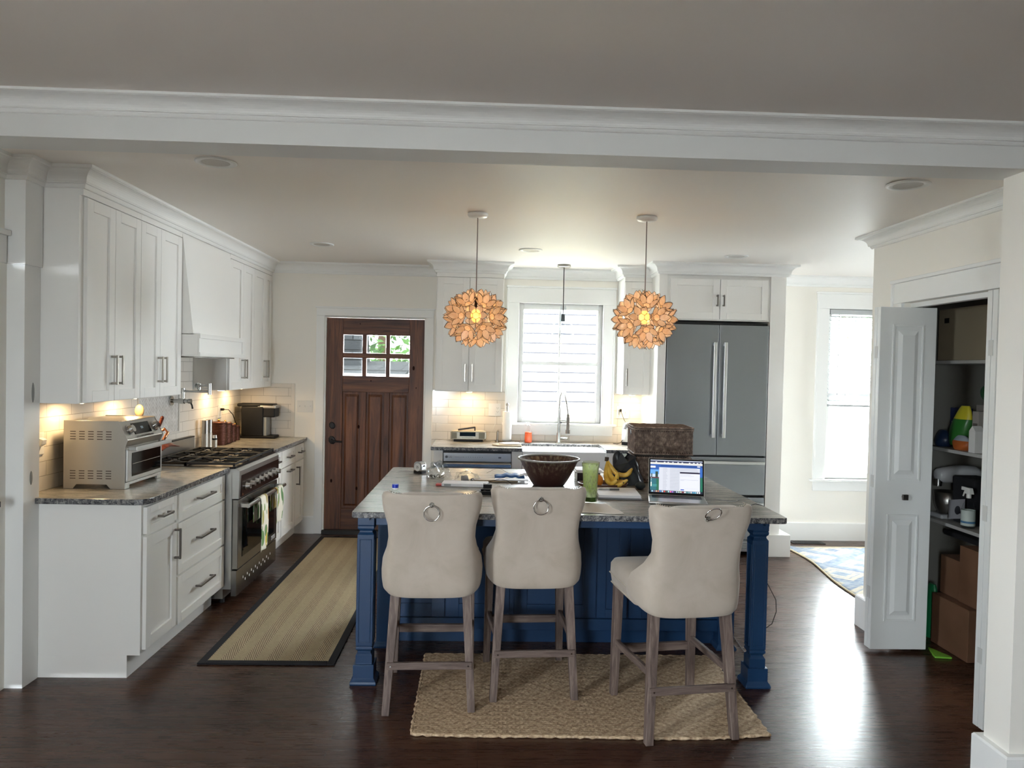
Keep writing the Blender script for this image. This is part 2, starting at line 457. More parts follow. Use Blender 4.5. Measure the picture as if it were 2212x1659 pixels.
wall('wall_front', 'y', -3.15, -3.0, XW-.15, 13.15, 0, 2.62, [(-1.55, -.9, .6, 2.26)])
wall('wall_pantry_side', 'x', 2.46, 2.57, 2.88, 4.62, 0, 2.57, [(3.185, 4.26, 0, 2.045)])
PIN = mat('pantry_wall_dimmed', '75736c', .7)  # the pantry's dim light put into a darker wall colour
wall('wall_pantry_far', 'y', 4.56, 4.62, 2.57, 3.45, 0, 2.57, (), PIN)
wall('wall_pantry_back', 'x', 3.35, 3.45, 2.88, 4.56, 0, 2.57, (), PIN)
wall('wall_opening', 'y', 2.735, 2.88, 2.05, 13.0, 0, 2.41)
B = MB()
B.box(XW, -2.225, 3.63, 3.755, 0, 2.57); B.box(XW, -2.213, 3.612, 3.75, 2.06, 2.46)
B.build('wall_left_pier', TRIM, kind='structure')
B = MB()
for y_, z_, ry, rz in ((3.70, 1.44, .012, .05), (3.69, 1.02, .012, .035)): B.ball((-2.225, y_, z_), .0012, ry, rz, 14, 8)
B.build('wall_filler_patch', mat('grey_filler', '9a9d9b', .8), kind='structure')
# kitchen ceiling
B = MB(); nx, ny = 60, 18; xs = [XW-.15+(13.3-XW)*i/nx for i in range(nx+1)]; ys = [2.88+(7.17-2.88)*j/ny for j in range(ny+1)]
vs = [(x, y, zc(x, y)) for y in ys for x in xs]+[(x, y, 2.62) for y in ys for x in xs]
k = nx+1; off = (nx+1)*(ny+1)
fs = [(j*k+i, j*k+i+1, (j+1)*k+i+1, (j+1)*k+i) for j in range(ny) for i in range(nx)]
fs += [tuple(q+off for q in f) for f in fs]
B.add(vs, fs, True); B.build('ceiling', CEIL, kind='structure')
box('ceiling', mat('front_ceiling_dimmed', 'e6e0da', .6), XW-.15, 13.15, -3.15, 2.74, ZF, 2.62, kind='structure')  # darker copy of the ceiling paint, standing in for dimmer front-room light
box('ceiling_beam', mat('beam_paint', 'e6e7e5', .65), XW, 13.0, 2.735, 2.90, 2.41, 2.60, kind='structure')
# crown mouldings
B = MB(); sweep(B, [(XW, 2.735), (2.05, 2.735), (13.0, 2.735)], crown_prof(ZF, .062, .095)); B.build('trim_1', TRIM, kind='structure')
B = MB(); sweep(B, [(XW, 2.9), (XW, 3.612), (-2.213, 3.612), (-2.213, 3.757), (-2.02, 3.757), (-2.02, YB), (-.457, YB), (-.457, 6.67), (.152, 6.67), (.152, YB), (1.25, YB), (1.25, 6.67), (1.50, 6.67), (1.50, 6.385), (2.625, 6.385), (2.625, YB), (13.0, YB)], crown_prof(2.56, .100, .085))
B.build('trim_2', TRIM, kind='structure')
B = MB(); sweep(B, [(3.45, 4.62), (2.46, 4.62), (2.46, 2.88)], crown_prof(2.502, .082, .085)); B.box(2.46-.02, 2.46, 2.88, 4.64, 2.49, 2.515); B.build('trim_3', TRIM, kind='structure')
# baseboards
def bb(h=.165, t=.022): return [(0, 0), (t, 0), (t, h-.008), (t-.006, h), (0, h)]
B = MB(); sweep(B, [(-1.78, YB), (-1.60, YB)], bb()); sweep(B, [(2.72, YB), (13.0, YB)], bb(.175)); B.build('baseboard_back', TRIM, kind='structure')
B = MB(); sweep(B, [(3.45, 4.62), (2.46, 4.62), (2.46, 4.35)], bb(.195, .035)); B.build('baseboard_pantry', TRIM, kind='structure')
B = MB(); sweep(B, [(2.46, 2.88), (2.05, 2.88), (2.05, 2.735), (3.4, 2.735)], bb(.165, .03)); B.build('baseboard_opening', TRIM, kind='structure')
# casing of the wooden door
B = MB()
B.box(-1.602, -1.525, 7.0, YB, 0, 2.068); B.box(-.572, -.50, 7.0, YB, 0, 2.068); B.box(-1.602, -.50, 7.0, YB, 2.068, 2.14); B.box(-1.612, -.49, 6.99, YB, 2.14, 2.155)
B.box(-1.528, -1.512, YB, 7.12, 0, 2.066); B.box(-.588, -.572, YB, 7.12, 0, 2.066); B.box(-1.512, -.588, YB, 7.12, 2.055, 2.066)
B.build('trim_4', TRIM, kind='structure', bevel=.003)
box('door_sill', mat('dark_threshold', '1d1815', .5), -1.525, -.575, 6.985, 7.15, 0, .035, kind='structure')
# windows
def window(name, axis, x0, x1, z0, z1, y, cas=.115, meet=.5, mull=True, stool=True, casing=True):
    """sash window in a back wall (facing -y)"""
    t = thing(name, None, None, ((x0+x1)/2, y, z0), kind='structure')
    B = MB(); f = .045
    B.box(x0, x0+f, y+.03, y+.10, z0, z1); B.box(x1-f, x1, y+.03, y+.10, z0, z1); B.box(x0+f, x1-f, y+.03, y+.10, z1-f-.01, z1); B.box(x0+f, x1-f, y+.03, y+.10, z0, z0+f+.012)
    zm = z0+(z1-z0)*meet; B.box(x0+f, x1-f, y+.035, y+.09, zm-.018, zm+.018)
    if mull:
        xm = (x0+x1)/2-.005; B.box(xm-.008, xm+.008, y+.05, y+.08, z0+f, z1-f)
    B.build('window_frame', TRIM, t, bevel=.003)
    MB().box(x0+f, x1-f, y+.062, y+.066, z0+f, z1-f).build('window_pane', GLASS, t)
    if casing:
        B = MB(); cz = .145
        B.box(x0-cas, x0, y-.02, y+.03, z0, z1); B.box(x1, x1+cas, y-.02, y+.03, z0, z1); B.box(x0-cas, x1+cas, y-.02, y+.03, z1, z1+cz); B.box(x0-cas-.012, x1+cas+.012, y-.03, y, z1+cz, z1+cz+.018)
        B.box(x0-cas-.006, x0-cas+.012, y-.028, y, z0, z1+cz); B.box(x1+cas-.012, x1+cas+.006, y-.028, y, z0, z1+cz)
        B.build('casing', TRIM, t, bevel=.003)
        B = MB(); B.box(x0-cas-.03, x1+cas+.03, y-.06, y+.05, z0-.022, z0); B.box(x0-cas, x1+cas, y-.018, y, z0-.115, z0-.022); B.build('window_sill', TRIM, t, bevel=.004)
    return t
window('window_1', 'y', .31, 1.112, 1.092, 2.234, YB)
window('window_2', 'y', 3.31, 4.2, .60, 2.25, YB, mull=False)
for nm, ax, a, b, c in (('fill_window_3', 'x', 13.0, 4.35, 5.55), ('fill_window_6', 'x', 13.0, 5.7, 6.9), ('fill_window_4', 'x', XW-.15, -.1, .55), ('fill_window_5', 'y', -3.15, -1.55, -.9)):  # added unseen windows, sized and placed as daylight fill
    t = thing(nm, None, None, (a if ax == 'x' else (b+c)/2, (b+c)/2 if ax == 'x' else a, .6), kind='structure')
    B = MB(); G = MB()
    wl, wh = (.25, 2.45) if a == 13.0 else (.6, 2.26)
    for (u0, u1, z0, z1) in ((b, b+.05, wl, wh), (c-.05, c, wl, wh), (b, c, wl, wl+.06), (b, c, wh-.06, wh), (b, c, 1.41, 1.45)):
        if ax == 'x': B.box(a+.04, a+.1, u0, u1, z0, z1)
        else: B.box(u0, u1, a+.04, a+.1, z0, z1)
    B.build('window_frame', TRIM, t)
    if ax == 'x': G.box(a+.068, a+.072, b+.05, c-.05, wl+.06, wh-.06)
    else: G.box(b+.05, c-.05, a+.068, a+.072, wl+.06, wh-.06)
    G.build('window_pane', GLASS, t)
# venetian blind in the right-hand window
bl = thing('window_blind', 'white slatted window blind half lowered in the tall right-hand window', 'blind', (3.755, 7.035, 1.30))
MB().box(3.325, 4.185, 7.015, 7.05, 2.20, 2.245).build('headrail', mat('blind_white', 'b9bdbe', .5), bl)
B = MB()
zz = 2.18
while zz > 1.34:
    B.add([(3.33, 7.018, zz-.007), (4.18, 7.018, zz-.007), (4.18, 7.048, zz+.007), (3.33, 7.048, zz+.007), (3.33, 7.019, zz-.0095), (4.18, 7.019, zz-.0095), (4.18, 7.049, zz+.0045), (3.33, 7.049, zz+.0045)], [(0, 1, 2, 3), (7, 6, 5, 4), (0, 4, 5, 1), (1, 5, 6, 2), (2, 6, 7, 3), (3, 7, 4, 0)])
    zz -= .037
B.box(3.33, 4.18, 7.02, 7.045, 1.305, 1.325)
B.build('slat', MATS['blind_white'], bl, label='stack of tilted white slats')
B = MB(); B.cyl((3.41, 7.012, 2.2), (3.41, 7.012, 1.42), .003, n=6); B.build('tilt_wand', GREY, bl)
for x in (3.5, 4.02): MB().box(x-.001, x+.001, 7.032, 7.034, 1.31, 2.2).build('ladder_cord', GREY, bl)

# ---------------------------------------------------------------- wooden entry door
d = thing('door_2', None, None, (-1.05, 7.06, .03), kind='structure')
x0, x1, ya, yb = -1.512, -.590, 7.045, 7.085
B = MB(); B.box(x0, -1.357, ya, yb, .036, 2.052); B.box(-.730, x1, ya, yb, .036, 2.052)
for a, b in ((-1.176, -1.137), (-.953, -.916)): B.box(a, b, ya, yb, 1.505, 1.675); B.box(a, b, ya, yb, 1.722, 1.895)
for a, b in ((-1.184, -1.134), (-.962, -.912)): B.box(a, b, ya, yb, .236, 1.352)
B.build('door_slab', ALDER, d, bevel=.003)
B = MB(); B.box(-1.357, -.73, ya, yb, 1.895, 2.052); B.box(-1.357, -.73, ya, yb, 1.675, 1.722); B.box(-1.357, -.73, ya, yb, 1.352, 1.505); B.box(-1.357, -.73, ya, yb, .036, .236)
B.build('door_rail', ALDERH, d, bevel=.003)
B = MB()
for a, b in ((-1.357, -1.184), (-1.134, -.962), (-.912, -.73)):
    B.box(a, b, ya+.018, yb-.012, .236, 1.352)
    B.hexa([(a+.02, ya+.017, .26), (b-.02, ya+.017, .26), (b-.02, ya+.017, 1.33), (a+.02, ya+.017, 1.33)], [(a+.038, ya+.006, .28), (b-.038, ya+.006, .28), (b-.038, ya+.006, 1.305), (a+.038, ya+.006, 1.305)])
B.build('door_panel', ALDER, d, bevel=.002)
for r_ in ((1.722, 1.895), (1.505, 1.675)):
    for a, b in ((-1.357, -1.176), (-1.137, -.953), (-.916, -.73)):
        B = MB(); B.box(a+.004, b-.004, ya+.016, ya+.022, r_[0]+.004, r_[1]-.004); B.build('door_pane', DGLASS, d)
B = MB()
for px, pz, r in ((-.687, 1.589, .014), (-1.09, 1.46, .006), (-1.2, 2.0, .005), (-1.21, .43, .012), (-1.45, .5, .012), (-1.2, 1.02, .012), (-.66, 1.4, .006)):
    B.ball((px, ya-.0005, pz), r*.8, .0012, r*1.5, 14, 8)
B.build('wood_knot', mat('wood_knot', '241009', .9, 0, **{'Specular IOR Level': .1}), d, label='dark knots in the stained wood')
B = MB(); M0 = B.M
for z, r in ((1.028, .036), (.889, .042)):
    n = 8; B.M = T(-1.448, ya, z) @ Matrix.Rotation(R(90), 4, 'X') @ Matrix.Rotation(R(22.5), 4, 'Z'); B.lathe([(0, .012), (r*.8, .012), (r, .006), (r, 0)], n=8, sx=.8); B.M = M0
B.cyl((-1.448, ya-.01, .889), (-1.448, ya-.05, .885), .012); B.tube([(-1.448, ya-.045, .885), (-1.41, ya-.05, .882), (-1.37, ya-.046, .878), (-1.345, ya-.045, .877)], [.010, .009, .008, .007]); B.cyl((-1.448, ya-.01, 1.028), (-1.448, ya-.025, 1.028), .016)
B.build('door_handle', BLACKM, d, bevel=.001)
# left white door beside the pier
d = thing('door_1', None, None, (-2.33, 3.12, 0), kind='structure')
B = MB(); B.box(-2.37, -2.325, 2.71, 3.55, .02, 2.045); B.build('door_slab', DOORP, d, bevel=.003)
B = MB(); B.cyl((-2.32, 3.47, .93), (-2.25, 3.47, .93), .011); B.box(-2.262, -2.248, 3.37, 3.50, .912, .938); B.cyl((-2.325, 3.47, .93), (-2.31, 3.47, .93), .032); B.cyl((-2.325, 3.47, 1.06), (-2.29, 3.47, 1.06), .03)
B.build('door_handle', BLACKM, d)
B = MB(); B.box(XW, XW+.018, 2.60, 3.60, 2.06, 2.19); B.box(XW, XW+.035, 2.59, 3.605, 2.19, 2.215); B.box(XW, XW+.018, 2.60, 2.69, 0, 2.06)
B.build('trim_5', TRIM, kind='structure')

# ---------------------------------------------------------------- cabinets
def PM(plane, face):
    """maps (u, d, z) -> world: plane 'x' faces +x, plane 'y' faces -y, d = distance out of the face"""
    if plane == 'x': return Matrix(((0, 1, 0, face), (1, 0, 0, 0), (0, 0, 1, 0), (0, 0, 0, 1)))
    return Matrix(((1, 0, 0, 0), (0, -1, 0, face), (0, 0, 1, 0), (0, 0, 0, 1)))
def shaker(plane, face, u0, u1, z0, z1, parent, name='door', rail=.058, m=None, t=.02):
    B = MB(); B.M = PM(plane, face); g = .0015; u0 += g; u1 -= g; z0 += g; z1 -= g
    B.box(u0, u0+rail, 0, t, z0, z1); B.box(u1-rail, u1, 0, t, z0, z1); B.box(u0+rail, u1-rail, 0, t, z0, z0+rail); B.box(u0+rail, u1-rail, 0, t, z1-rail, z1)
    B.box(u0+rail-.002, u1-rail+.002, 0, t-.011, z0+rail-.002, z1-rail+.002)
    return B.build(name, m or CAB, parent, bevel=.0015)
def pull(plane, face, u, z, ln, vert, parent, m=PEWTER, out=.032, s=.006, name='handle'):
    B = MB(); B.M = PM(plane, face)
    h = ln/2
    if vert:
        B.box(u-s, u+s, out-.006, out+.004, z-h, z+h)
        for k in (-1, 1): B.box(u-s*.9, u+s*.9, 0, out, z+k*(h-.008)-s, z+k*(h-.008)+s)
    else:
        B.box(u-h, u+h, out-.006, out+.004, z-s, z+s)
        for k in (-1, 1): B.box(u+k*(h-.008)-s, u+k*(h-.008)+s, 0, out, z-s*.9, z+s*.9)
    return B.build(name, m, parent, bevel=.0015)
def puck(x, y, z, parent, e=.75):
    B = MB(); B.cyl((x, y, z), (x, y, z-.012), .035, .033); o = B.build('puck_light', WHITEP, parent)
    B = MB(); B.cyl((x, y, z-.0121), (x, y, z-.0135), .026); B.build('light_lens', emis('warm_lens', (1, .72, .38), 14), o)
    l = light('puck_lamp', 'AREA', (0, 0, 0), e, (1, .68, .34), .05, rot=(0, 0, 0)); l.data.shape = 'DISK'; l.parent = o
    l.location = Vector((x, y, z-.016))-Vector(ROOT[parent])

FU = -2.04   # upper carcass front, doors add 2 cm
def upper(label, y0, y1, splits, z0=1.385, z1=2.475, pucks=()):
    t = thing('wall_cabinet', label, 'cabinet', (XW+.135, (y0+y1)/2, z0))
    MB().box(XW+.002, FU, y0, y1, z0, z1).build('carcass', CAB, t, bevel=.0015)
    MB().box(FU, FU+.019, y0, y1, 2.428, 2.475).build('frieze', CAB, t, bevel=.001)
    for k in range(len(splits)-1):
        a, b = splits[k], splits[k+1]
        dr = shaker('x', FU, a, b, z0+.002, 2.425, t, rail=min(.058, (b-a)*.26))
        u = b-.03 if k % 2 == 0 else a+.03
        pull('x', FU+.02, u, 1.555, .16, True, dr, NICKEL)
    for py in pucks: puck(XW+.13, py, z0, t)
    return t
upper('tall white two-door wall cabinet above the toaster oven, nearest on the left', 3.757, 4.377, [3.797, 4.081, 4.377], pucks=(4.02, ))
upper('tall white two-door wall cabinet between the nearest one and the hood', 4.378, 4.958, [4.378, 4.640, 4.955], pucks=(4.62, ))
upper('tall white two-door wall cabinet right beside the far side of the hood', 5.872, 6.478, [5.878, 6.19, 6.478], pucks=(6.15, ))
upper('tall white narrow wall cabinet in the far left corner', 6.479, 7.018, [6.479, 6.80, 7.0], pucks=(6.6, ))

# range hood
h = thing('range_hood', 'white tapered wooden range hood between the left wall cabinets', 'range hood', (-2.15, 5.415, 1.65))
ha, hb = 4.962, 5.868
B = MB()
B.hexa([(XW+.002, ha, 1.79), (-1.945, ha, 1.79), (-1.945, hb, 1.79), (XW+.002, hb, 1.79)], [(XW+.002, ha, 2.475), (-2.025, ha, 2.475), (-2.025, hb, 2.475), (XW+.002, hb, 2.475)])
B.build('chimney', CAB, h)
B = MB(); B.box(XW+.002, -1.915, ha, hb, 1.655, 1.785); B.build('band', CAB, h, bevel=.002)
B = MB(); B.box(-1.915, -1.899, ha, hb, 1.765, 1.79); B.box(-1.915, -1.899, ha, hb, 1.65, 1.672); B.box(XW+.002, -1.899, ha, hb, 1.785, 1.797); B.box(-1.915, -1.905, hb-.03, hb, 1.67, 1.77); B.box(-1.915, -1.905, ha, ha+.03, 1.67, 1.77)
B.box(XW+.002, -1.899, ha, hb, 1.644, 1.655)
B.build('moulding', CAB, h, bevel=.002)
MB().box(XW+.06, -1.96, ha+.06, hb-.06, 1.636, 1.645).build('filter', STEELD, h)

# tile
B = MB(); B.box(XW, XW+.009, 3.757, 7.02, .915, 1.384); B.box(XW, XW+.009, 4.96, 5.87, 1.384, 1.645); B.build('wall_tile_left', TILE_Y, kind='structure')
B = MB(); B.box(XW+.009, -1.83, YB-.009, YB, .915, 1.384); B.build('wall_tile_corner', TILE_X, kind='structure')
B = MB(); B.box(-1.83, -1.797, YB-.011, YB, .915, 1.42); B.box(-2.015, -1.83, YB-.011, YB, 1.385, 1.42); B.build('trim_6', mat('tile_edging', 'e2dcd2', .15), kind='structure', bevel=.002)
B = MB(); B.box(-.50, .31, YB-.009, YB, .915, 1.385); B.box(.31, 1.112, YB-.009, YB, .915, 1.0); B.box(1.112, 1.50, YB-.009, YB, .915, 1.385)
B.build('wall_tile_back', TILE_X, kind='structure')
hp = thing('mosaic_panel', 'framed herringbone mosaic panel behind the cooktop under the pot filler', 'tile panel', (XW+.012, 5.28, 1.08))
MB().box(XW+.009, XW+.0115, 4.965, 5.60, 1.085, 1.60).build('mosaic', HERR, hp)
B = MB()
for a in ((4.95, 4.967, 1.07, 1.615), (5.595, 5.612, 1.07, 1.615), (4.967, 5.595, 1.07, 1.087), (4.967, 5.595, 1.598, 1.615)): B.box(XW+.009, XW+.019, *a)
B.build('frame', mat('pencil_tile', 'd5d2cb', .2), hp, bevel=.003)

# base cabinets along the left wall
XF = -1.72
def base(label, y0, y1, fronts, toe=True, kind='x'):
    t = thing('base_cabinet', label, 'cabinet', ((XW+XF)/2, (y0+y1)/2, 0))
    B = MB(); B.box(XW+.002, XF, y0, y1, .115, .884); B.box(XW+.002, -1.785, y0, y1, 0, .115); B.build('carcass', CAB, t, bevel=.001)
    return t
t = base('white base cabinet with one drawer over one door, nearest on the left', 3.757, 4.150, None)
dr = shaker('x', XF, 3.775, 4.142, .727, .868, t, 'drawer', .04); pull('x', XF+.02, 3.958, .797, .13, False, dr)
dr = shaker('x', XF, 3.775, 4.142, .135, .715, t); pull('x', XF+.02, 4.112, .60, .17, True, dr)
t = base('white base cabinet with three wide drawers, beside the range', 4.151, 4.905, None)
for a, b in ((.708, .868), (.408, .70), (.128, .40)):
    dr = shaker('x', XF, 4.165, 4.893, a, b, t, 'drawer', .05); pull('x', XF+.02, 4.53, (a+b)/2+.01, .24, False, dr)
t = base('white base cabinet partly hidden behind the oven handle', 5.845, 6.245, None)
dr = shaker('x', XF, 5.855, 6.24, .727, .868, t, 'drawer', .04); pull('x', XF+.02, 6.06, .797, .13, False, dr)
dr = shaker('x', XF, 5.855, 6.24, .135, .715, t)
t = base('white base cabinet with a sideways handle on its door, past the range', 6.246, 6.685, None)
dr = shaker('x', XF, 6.25, 6.68, .727, .868, t, 'drawer', .04); pull('x', XF+.02, 6.47, .797, .15, False, dr)
dr = shaker('x', XF, 6.25, 6.68, .135, .715, t); pull('x', XF+.02, 6.47, .675, .15, False, dr)
t = base('white narrow base cabinet in the far left corner', 6.686, 7.018, None)
dr = shaker('x', XF, 6.69, 6.985, .727, .868, t, 'drawer', .04); pull('x', XF+.02, 6.84, .797, .13, False, dr)
dr = shaker('x', XF, 6.69, 6.985, .135, .715, t); pull('x', XF+.02, 6.73, .59, .17, True, dr)
# counters left
B = MB(); xs = [(XW+.001, 3.722), (-1.74, 3.722), (-1.70, 3.733), (-1.682, 3.765), (-1.676, 3.80), (-1.676, 4.907), (XW+.001, 4.907)]
B.prism(xs, 'z', .885, .915); B.build('countertop', GRAN_X, label='grey streaked granite worktop under the toaster oven', cat='worktop', bevel=.003)
B = MB(); B.box(XW+.001, -1.676, 5.835, 7.018, .885, .915); B.build('countertop', GRAN_X, label='grey streaked granite worktop under the coffee maker in the far corner', cat='worktop', bevel=.003)

# ---------------------------------------------------------------- range
ra, rb = 4.912, 5.830
rg = thing('gas_range', 'stainless steel gas range with eight chrome knobs between the left cabinets', 'range', (-1.98, (ra+rb)/2, 0))
B = MB(); B.box(XW+.02, -1.66, ra, rb, .10, .905); B.box(XW+.05, -1.72, ra+.02, rb-.02, .03, .10); B.build('body', STEEL, rg, bevel=.002)
B = MB()
for y in (ra+.06, rb-.06):
    for x in (-1.74, -2.2): B.cyl((x, y, 0), (x, y, .04), .02)
B.build('foot', BLACKM, rg)
# kick panel with slots
B = MB(); B.box(-1.66, -1.625, ra, rb, .055, .225); kp = B.build('kick_panel', STEELD, rg, bevel=.002)
B = MB()
for k in range(15):
    y = ra+.13+k*.045; z = .148 if k % 2 == 0 else .124
    B.box(-1.6245, -1.624, y, y+.010, z-.008, z+.008)
B.build('vent_slot', mat('slot_painted_glint', 'e8e8e2', .4), kp, kind='stuff')  # glints of the metal slots painted as flat off-white
# control panel
B = MB(); B.prism([(-1.665, .905), (-1.635, .905), (-1.612, .89), (-1.612, .862), (-1.618, .705), (-1.665, .705)], 'y', ra, rb); cp = B.build('control_panel', STEEL, rg, bevel=.001)
MB().box(-1.6165, -1.6105, ra+.035, rb-.004, .712, .858).build('panel_inlay', mat('dark_wine_steel', '35231f', .25, .7), rg)
def knob(y, z=.778, r=.021):
    B = MB(); B.cyl((-1.611, y, z), (-1.600, y, z), r+.006); B.cyl((-1.600, y, z), (-1.572, y, z), r, r*.86); B.box(-1.574, -1.566, y-.004, y+.004, z-r*.8, z+r*.8); B.build('knob', CHROME, rg, bevel=.0015)
for k in range(8): knob(ra+.105+k*.101)
text('mark', 'A', .022, mat('copper_mark', 'b06a3a', .5), rg, T(-1.6104, ra+.065, .727) @ rotz(R(90)) @ Matrix.Rotation(R(90), 4, 'X'))
# oven door
B = MB(); B.box(-1.66, -1.62, ra+.006, rb-.006, .232, .698)
od = B.build('oven_door', STEELD, rg, bevel=.004)
MB().box(-1.621, -1.6175, ra+.09, rb-.09, .30, .64).build('oven_window', BLACKG, rg)
B = MB(); B.cyl((-1.565, ra+.03, .655), (-1.565, rb+.005, .655), .0145)
for y in (ra+.06, rb-.045): B.box(-1.62, -1.556, y-.02, y+.014, .641, .669)
B.build('oven_handle', mat('satin_steel', 'c6c5c1', .25, 1.0), rg, bevel=.003)
bd = box('badge', mat('badge_black', '0b0b0b', .4), -1.6195, -1.6168, rb-.165, rb-.055, .250, .283, parent=rg)
Mx = lambda y, z, x=-1.6165: T(x, y, z) @ rotz(R(90)) @ Matrix.Rotation(R(90), 4, 'X')
text('lettering', 'THOR', .030, mat('white_print', 'e8e8e8', .5), bd, Mx(rb-.11, .2665), .0003)
B = MB()
for q in ((rb-.163, rb-.057, .252, .254), (rb-.163, rb-.057, .279, .281), (rb-.163, rb-.161, .252, .281), (rb-.059, rb-.057, .252, .281)): B.box(-1.6168, -1.6164, *q)
B.build('border', MATS['white_print'], bd)
# cooktop
B = MB(); B.box(XW+.05, -1.64, ra, rb, .905, .918); B.build('cooktop', mat('cooktop_steel', '2a2a2c', .3, .9), rg, bevel=.002)
for k in range(3):
    ya = ra+.012+k*.299; yb = ya+.295
    for xa, xb in ((XW+.09, -1.975), (-1.97, -1.655)):
        B = MB(); z = .942; s = .0065
        for x in (xa, xb): B.box(x-s, x+s, ya, yb, z-.014, z)
        for y in (ya+s, yb-s): B.box(xa, xb, y-s, y+s, z-.014, z)
        xm, ym = (xa+xb)/2, (ya+yb)/2
        for (px, py) in ((xa, ym), (xb, ym), (xm, ya), (xm, yb)):
            B.tube([(px, py, z-.006), (xm+(px-xm)*.25, ym+(py-ym)*.25, z-.004)], .006, 6)
        for (px, py) in ((xa, ya), (xb, ya), (xa, yb), (xb, yb)):
            B.tube([(px, py, z-.006), (xm+(px-xm)*.3, ym+(py-ym)*.3, z-.004)], .005, 6)
            B.box(px-s, px+s, py-s if py > ym else py, py if py > ym else py+s, .918, z-.012)
        B.build('grate', IRON, rg)
        B = MB(); B.cyl((xm, ym, .918), (xm, ym, .930), .042, .038); B.cyl((xm, ym, .930), (xm, ym, .934), .026); B.build('burner', IRON, rg)
B = MB(); B.box(XW+.012, XW+.045, ra, rb, .905, 1.02); B.build('backguard', STEEL, rg, bevel=.002)
MB().box(XW+.012, XW+.045, ra, rb, 1.02, 1.028).build('backguard_cap', BLACKM, rg)

# tea towels over the oven handle
def mk_towel(name):
    m = mat(name, 'e6dfcf', .9); N, L, b = NT(m)
    v = N.new('ShaderNodeTexVoronoi'); v.feature = 'F1'; v.inputs['Scale'].default_value = 8.5; v.inputs['Randomness'].default_value = .8
    L.new(coord(m, scale=(1, 2.6, 1), rot=(.5, .2, 0)), v.inputs['Vector'])
    cc = N.new('ShaderNodeSeparateColor'); L.new(v.outputs['Color'], cc.inputs[0])
    pal = ramp(m, cc.outputs[0], [(0, '8ea66a'), (.35, '5f8454'), (.6, 'd9b340'), (.8, '7d9a72'), (1, 'c98c3a')])
    leaf = mth(m, 'LESS_THAN', v.outputs['Distance'], .47)
    setc(m, mix(m, leaf, 'e4dece', pal)); return m
def towel(label, y0, w, z0, skew, mname):
    B = MB(); zt = .655
    def fn(u, v):
        y = y0+w*u+skew*(v if v < .5 else 1)*0
        fold = .006*math.sin(u*9+v*3)
        if v < .36: a = v/.36; x = -1.595-.004+.004*fold; z = zt-.16*(1-a); x -= .0
        elif v < .46: a = (v-.36)/.10*PI; x = -1.565-.0185*math.cos(a); z = zt+.0185*math.sin(a)
        else: a = (v-.46)/.54; x = -1.5455+.010*math.sin(a*3)*u+fold*a*1.3; z = zt-(zt-z0)*a+.012*u*a
        y += skew*a*.5 if v >= .46 else 0
        return (x, y, z)
    B.grid(fn, 16, 40); return B.build('tea_towel', mk_towel(mname), label=label, cat='towel', group='tea towels on the oven handle', solid=.003, off=0)
towel('cream tea towel with green leaves and a lemon, nearer one on the oven handle', 5.17, .15, .285, .02, 'lemon_print')
towel('cream tea towel with green leaves and an orange, farther one on the oven handle', 5.565, .16, .405, -.03, 'orange_print')
MATS['orange_print'].node_tree.nodes['Mapping'].inputs['Location'].default_value = (.3, .7, .15)

# ---------------------------------------------------------------- back wall run
YF = 6.405
t = thing('wall_cabinet', 'white two-door wall cabinet behind the left pendant, over the clock radio', 'cabinet', (-.152, 6.85, 1.385))
MB().box(-.457, .152, 6.69, YB-.001, 1.39, 2.475).build('carcass', CAB, t, bevel=.0015)
MB().box(-.457, .152, 6.671, 6.69, 2.423, 2.475).build('frieze', CAB, t, bevel=.001)
dr = shaker('y', 6.69, -.452, -.157, 1.395, 2.42, t); pull('y', 6.67, -.187, 1.56, .16, True, dr, NICKEL)
dr = shaker('y', 6.69, -.155, .147, 1.395, 2.42, t); pull('y', 6.67, -.122, 1.56, .16, True, dr, NICKEL)
puck(-.15, 6.86, 1.39, t, .8)
t = thing('wall_cabinet', 'white single-door wall cabinet between the window and the fridge', 'cabinet', (1.40, 6.85, 1.385))
MB().box(1.252, 1.50, 6.69, YB-.001, 1.39, 2.475).build('carcass', CAB, t, bevel=.0015)
MB().box(1.252, 1.50, 6.671, 6.69, 2.423, 2.475).build('frieze', CAB, t, bevel=.001)
dr = shaker('y', 6.69, 1.254, 1.50, 1.395, 2.42, t); pull('y', 6.67, 1.285, 1.55, .16, True, dr, NICKEL)
puck(1.38, 6.86, 1.39, t, .7)
# base units
t = thing('base_cabinet', 'white cabinet end panel left of the dishwasher', 'cabinet', (-.40, 6.7, 0))
B = MB(); B.box(-.437, -.358, YF, YB-.001, 0, .884); B.build('carcass', CAB, t, bevel=.001)
dw = thing('dishwasher', 'stainless steel dishwasher under the clock radio worktop', 'dishwasher', (-.055, 6.7, 0))
MB().box(-.355, .243, YF+.01, 6.99, .10, .88).build('body', BLACKM, dw)
B = MB(); B.box(-.350, .238, YF-.02, YF+.01, .79, .865); cpn = B.build('control_panel', mk_steel('panel_steel', 'a6a7a8', .35), dw, bevel=.002)
B = MB(); B.box(-.350, .238, YF-.02, YF+.01, .11, .735); B.prism([(YF+.01, .735), (YF-.02, .735), (YF-.006, .775), (YF+.01, .788)], 'x', -.350, .238); B.build('door', STEEL, dw, bevel=.002)
B = MB(); B.box(-.350, .238, YF-.032, YF-.018, .742, .772); B.build('handle_lip', mat('bright_steel', 'cfcfca', .2, 1.0), dw, bevel=.003)
MY = lambda x, z, y: T(x, y, z) @ Matrix.Rotation(R(90), 4, 'X')
DK = mat('grey_print', '45474a', .5)
text('lettering', 'LG', .024, DK, cpn, MY(-.292, .828, YF-.0203), .0003)
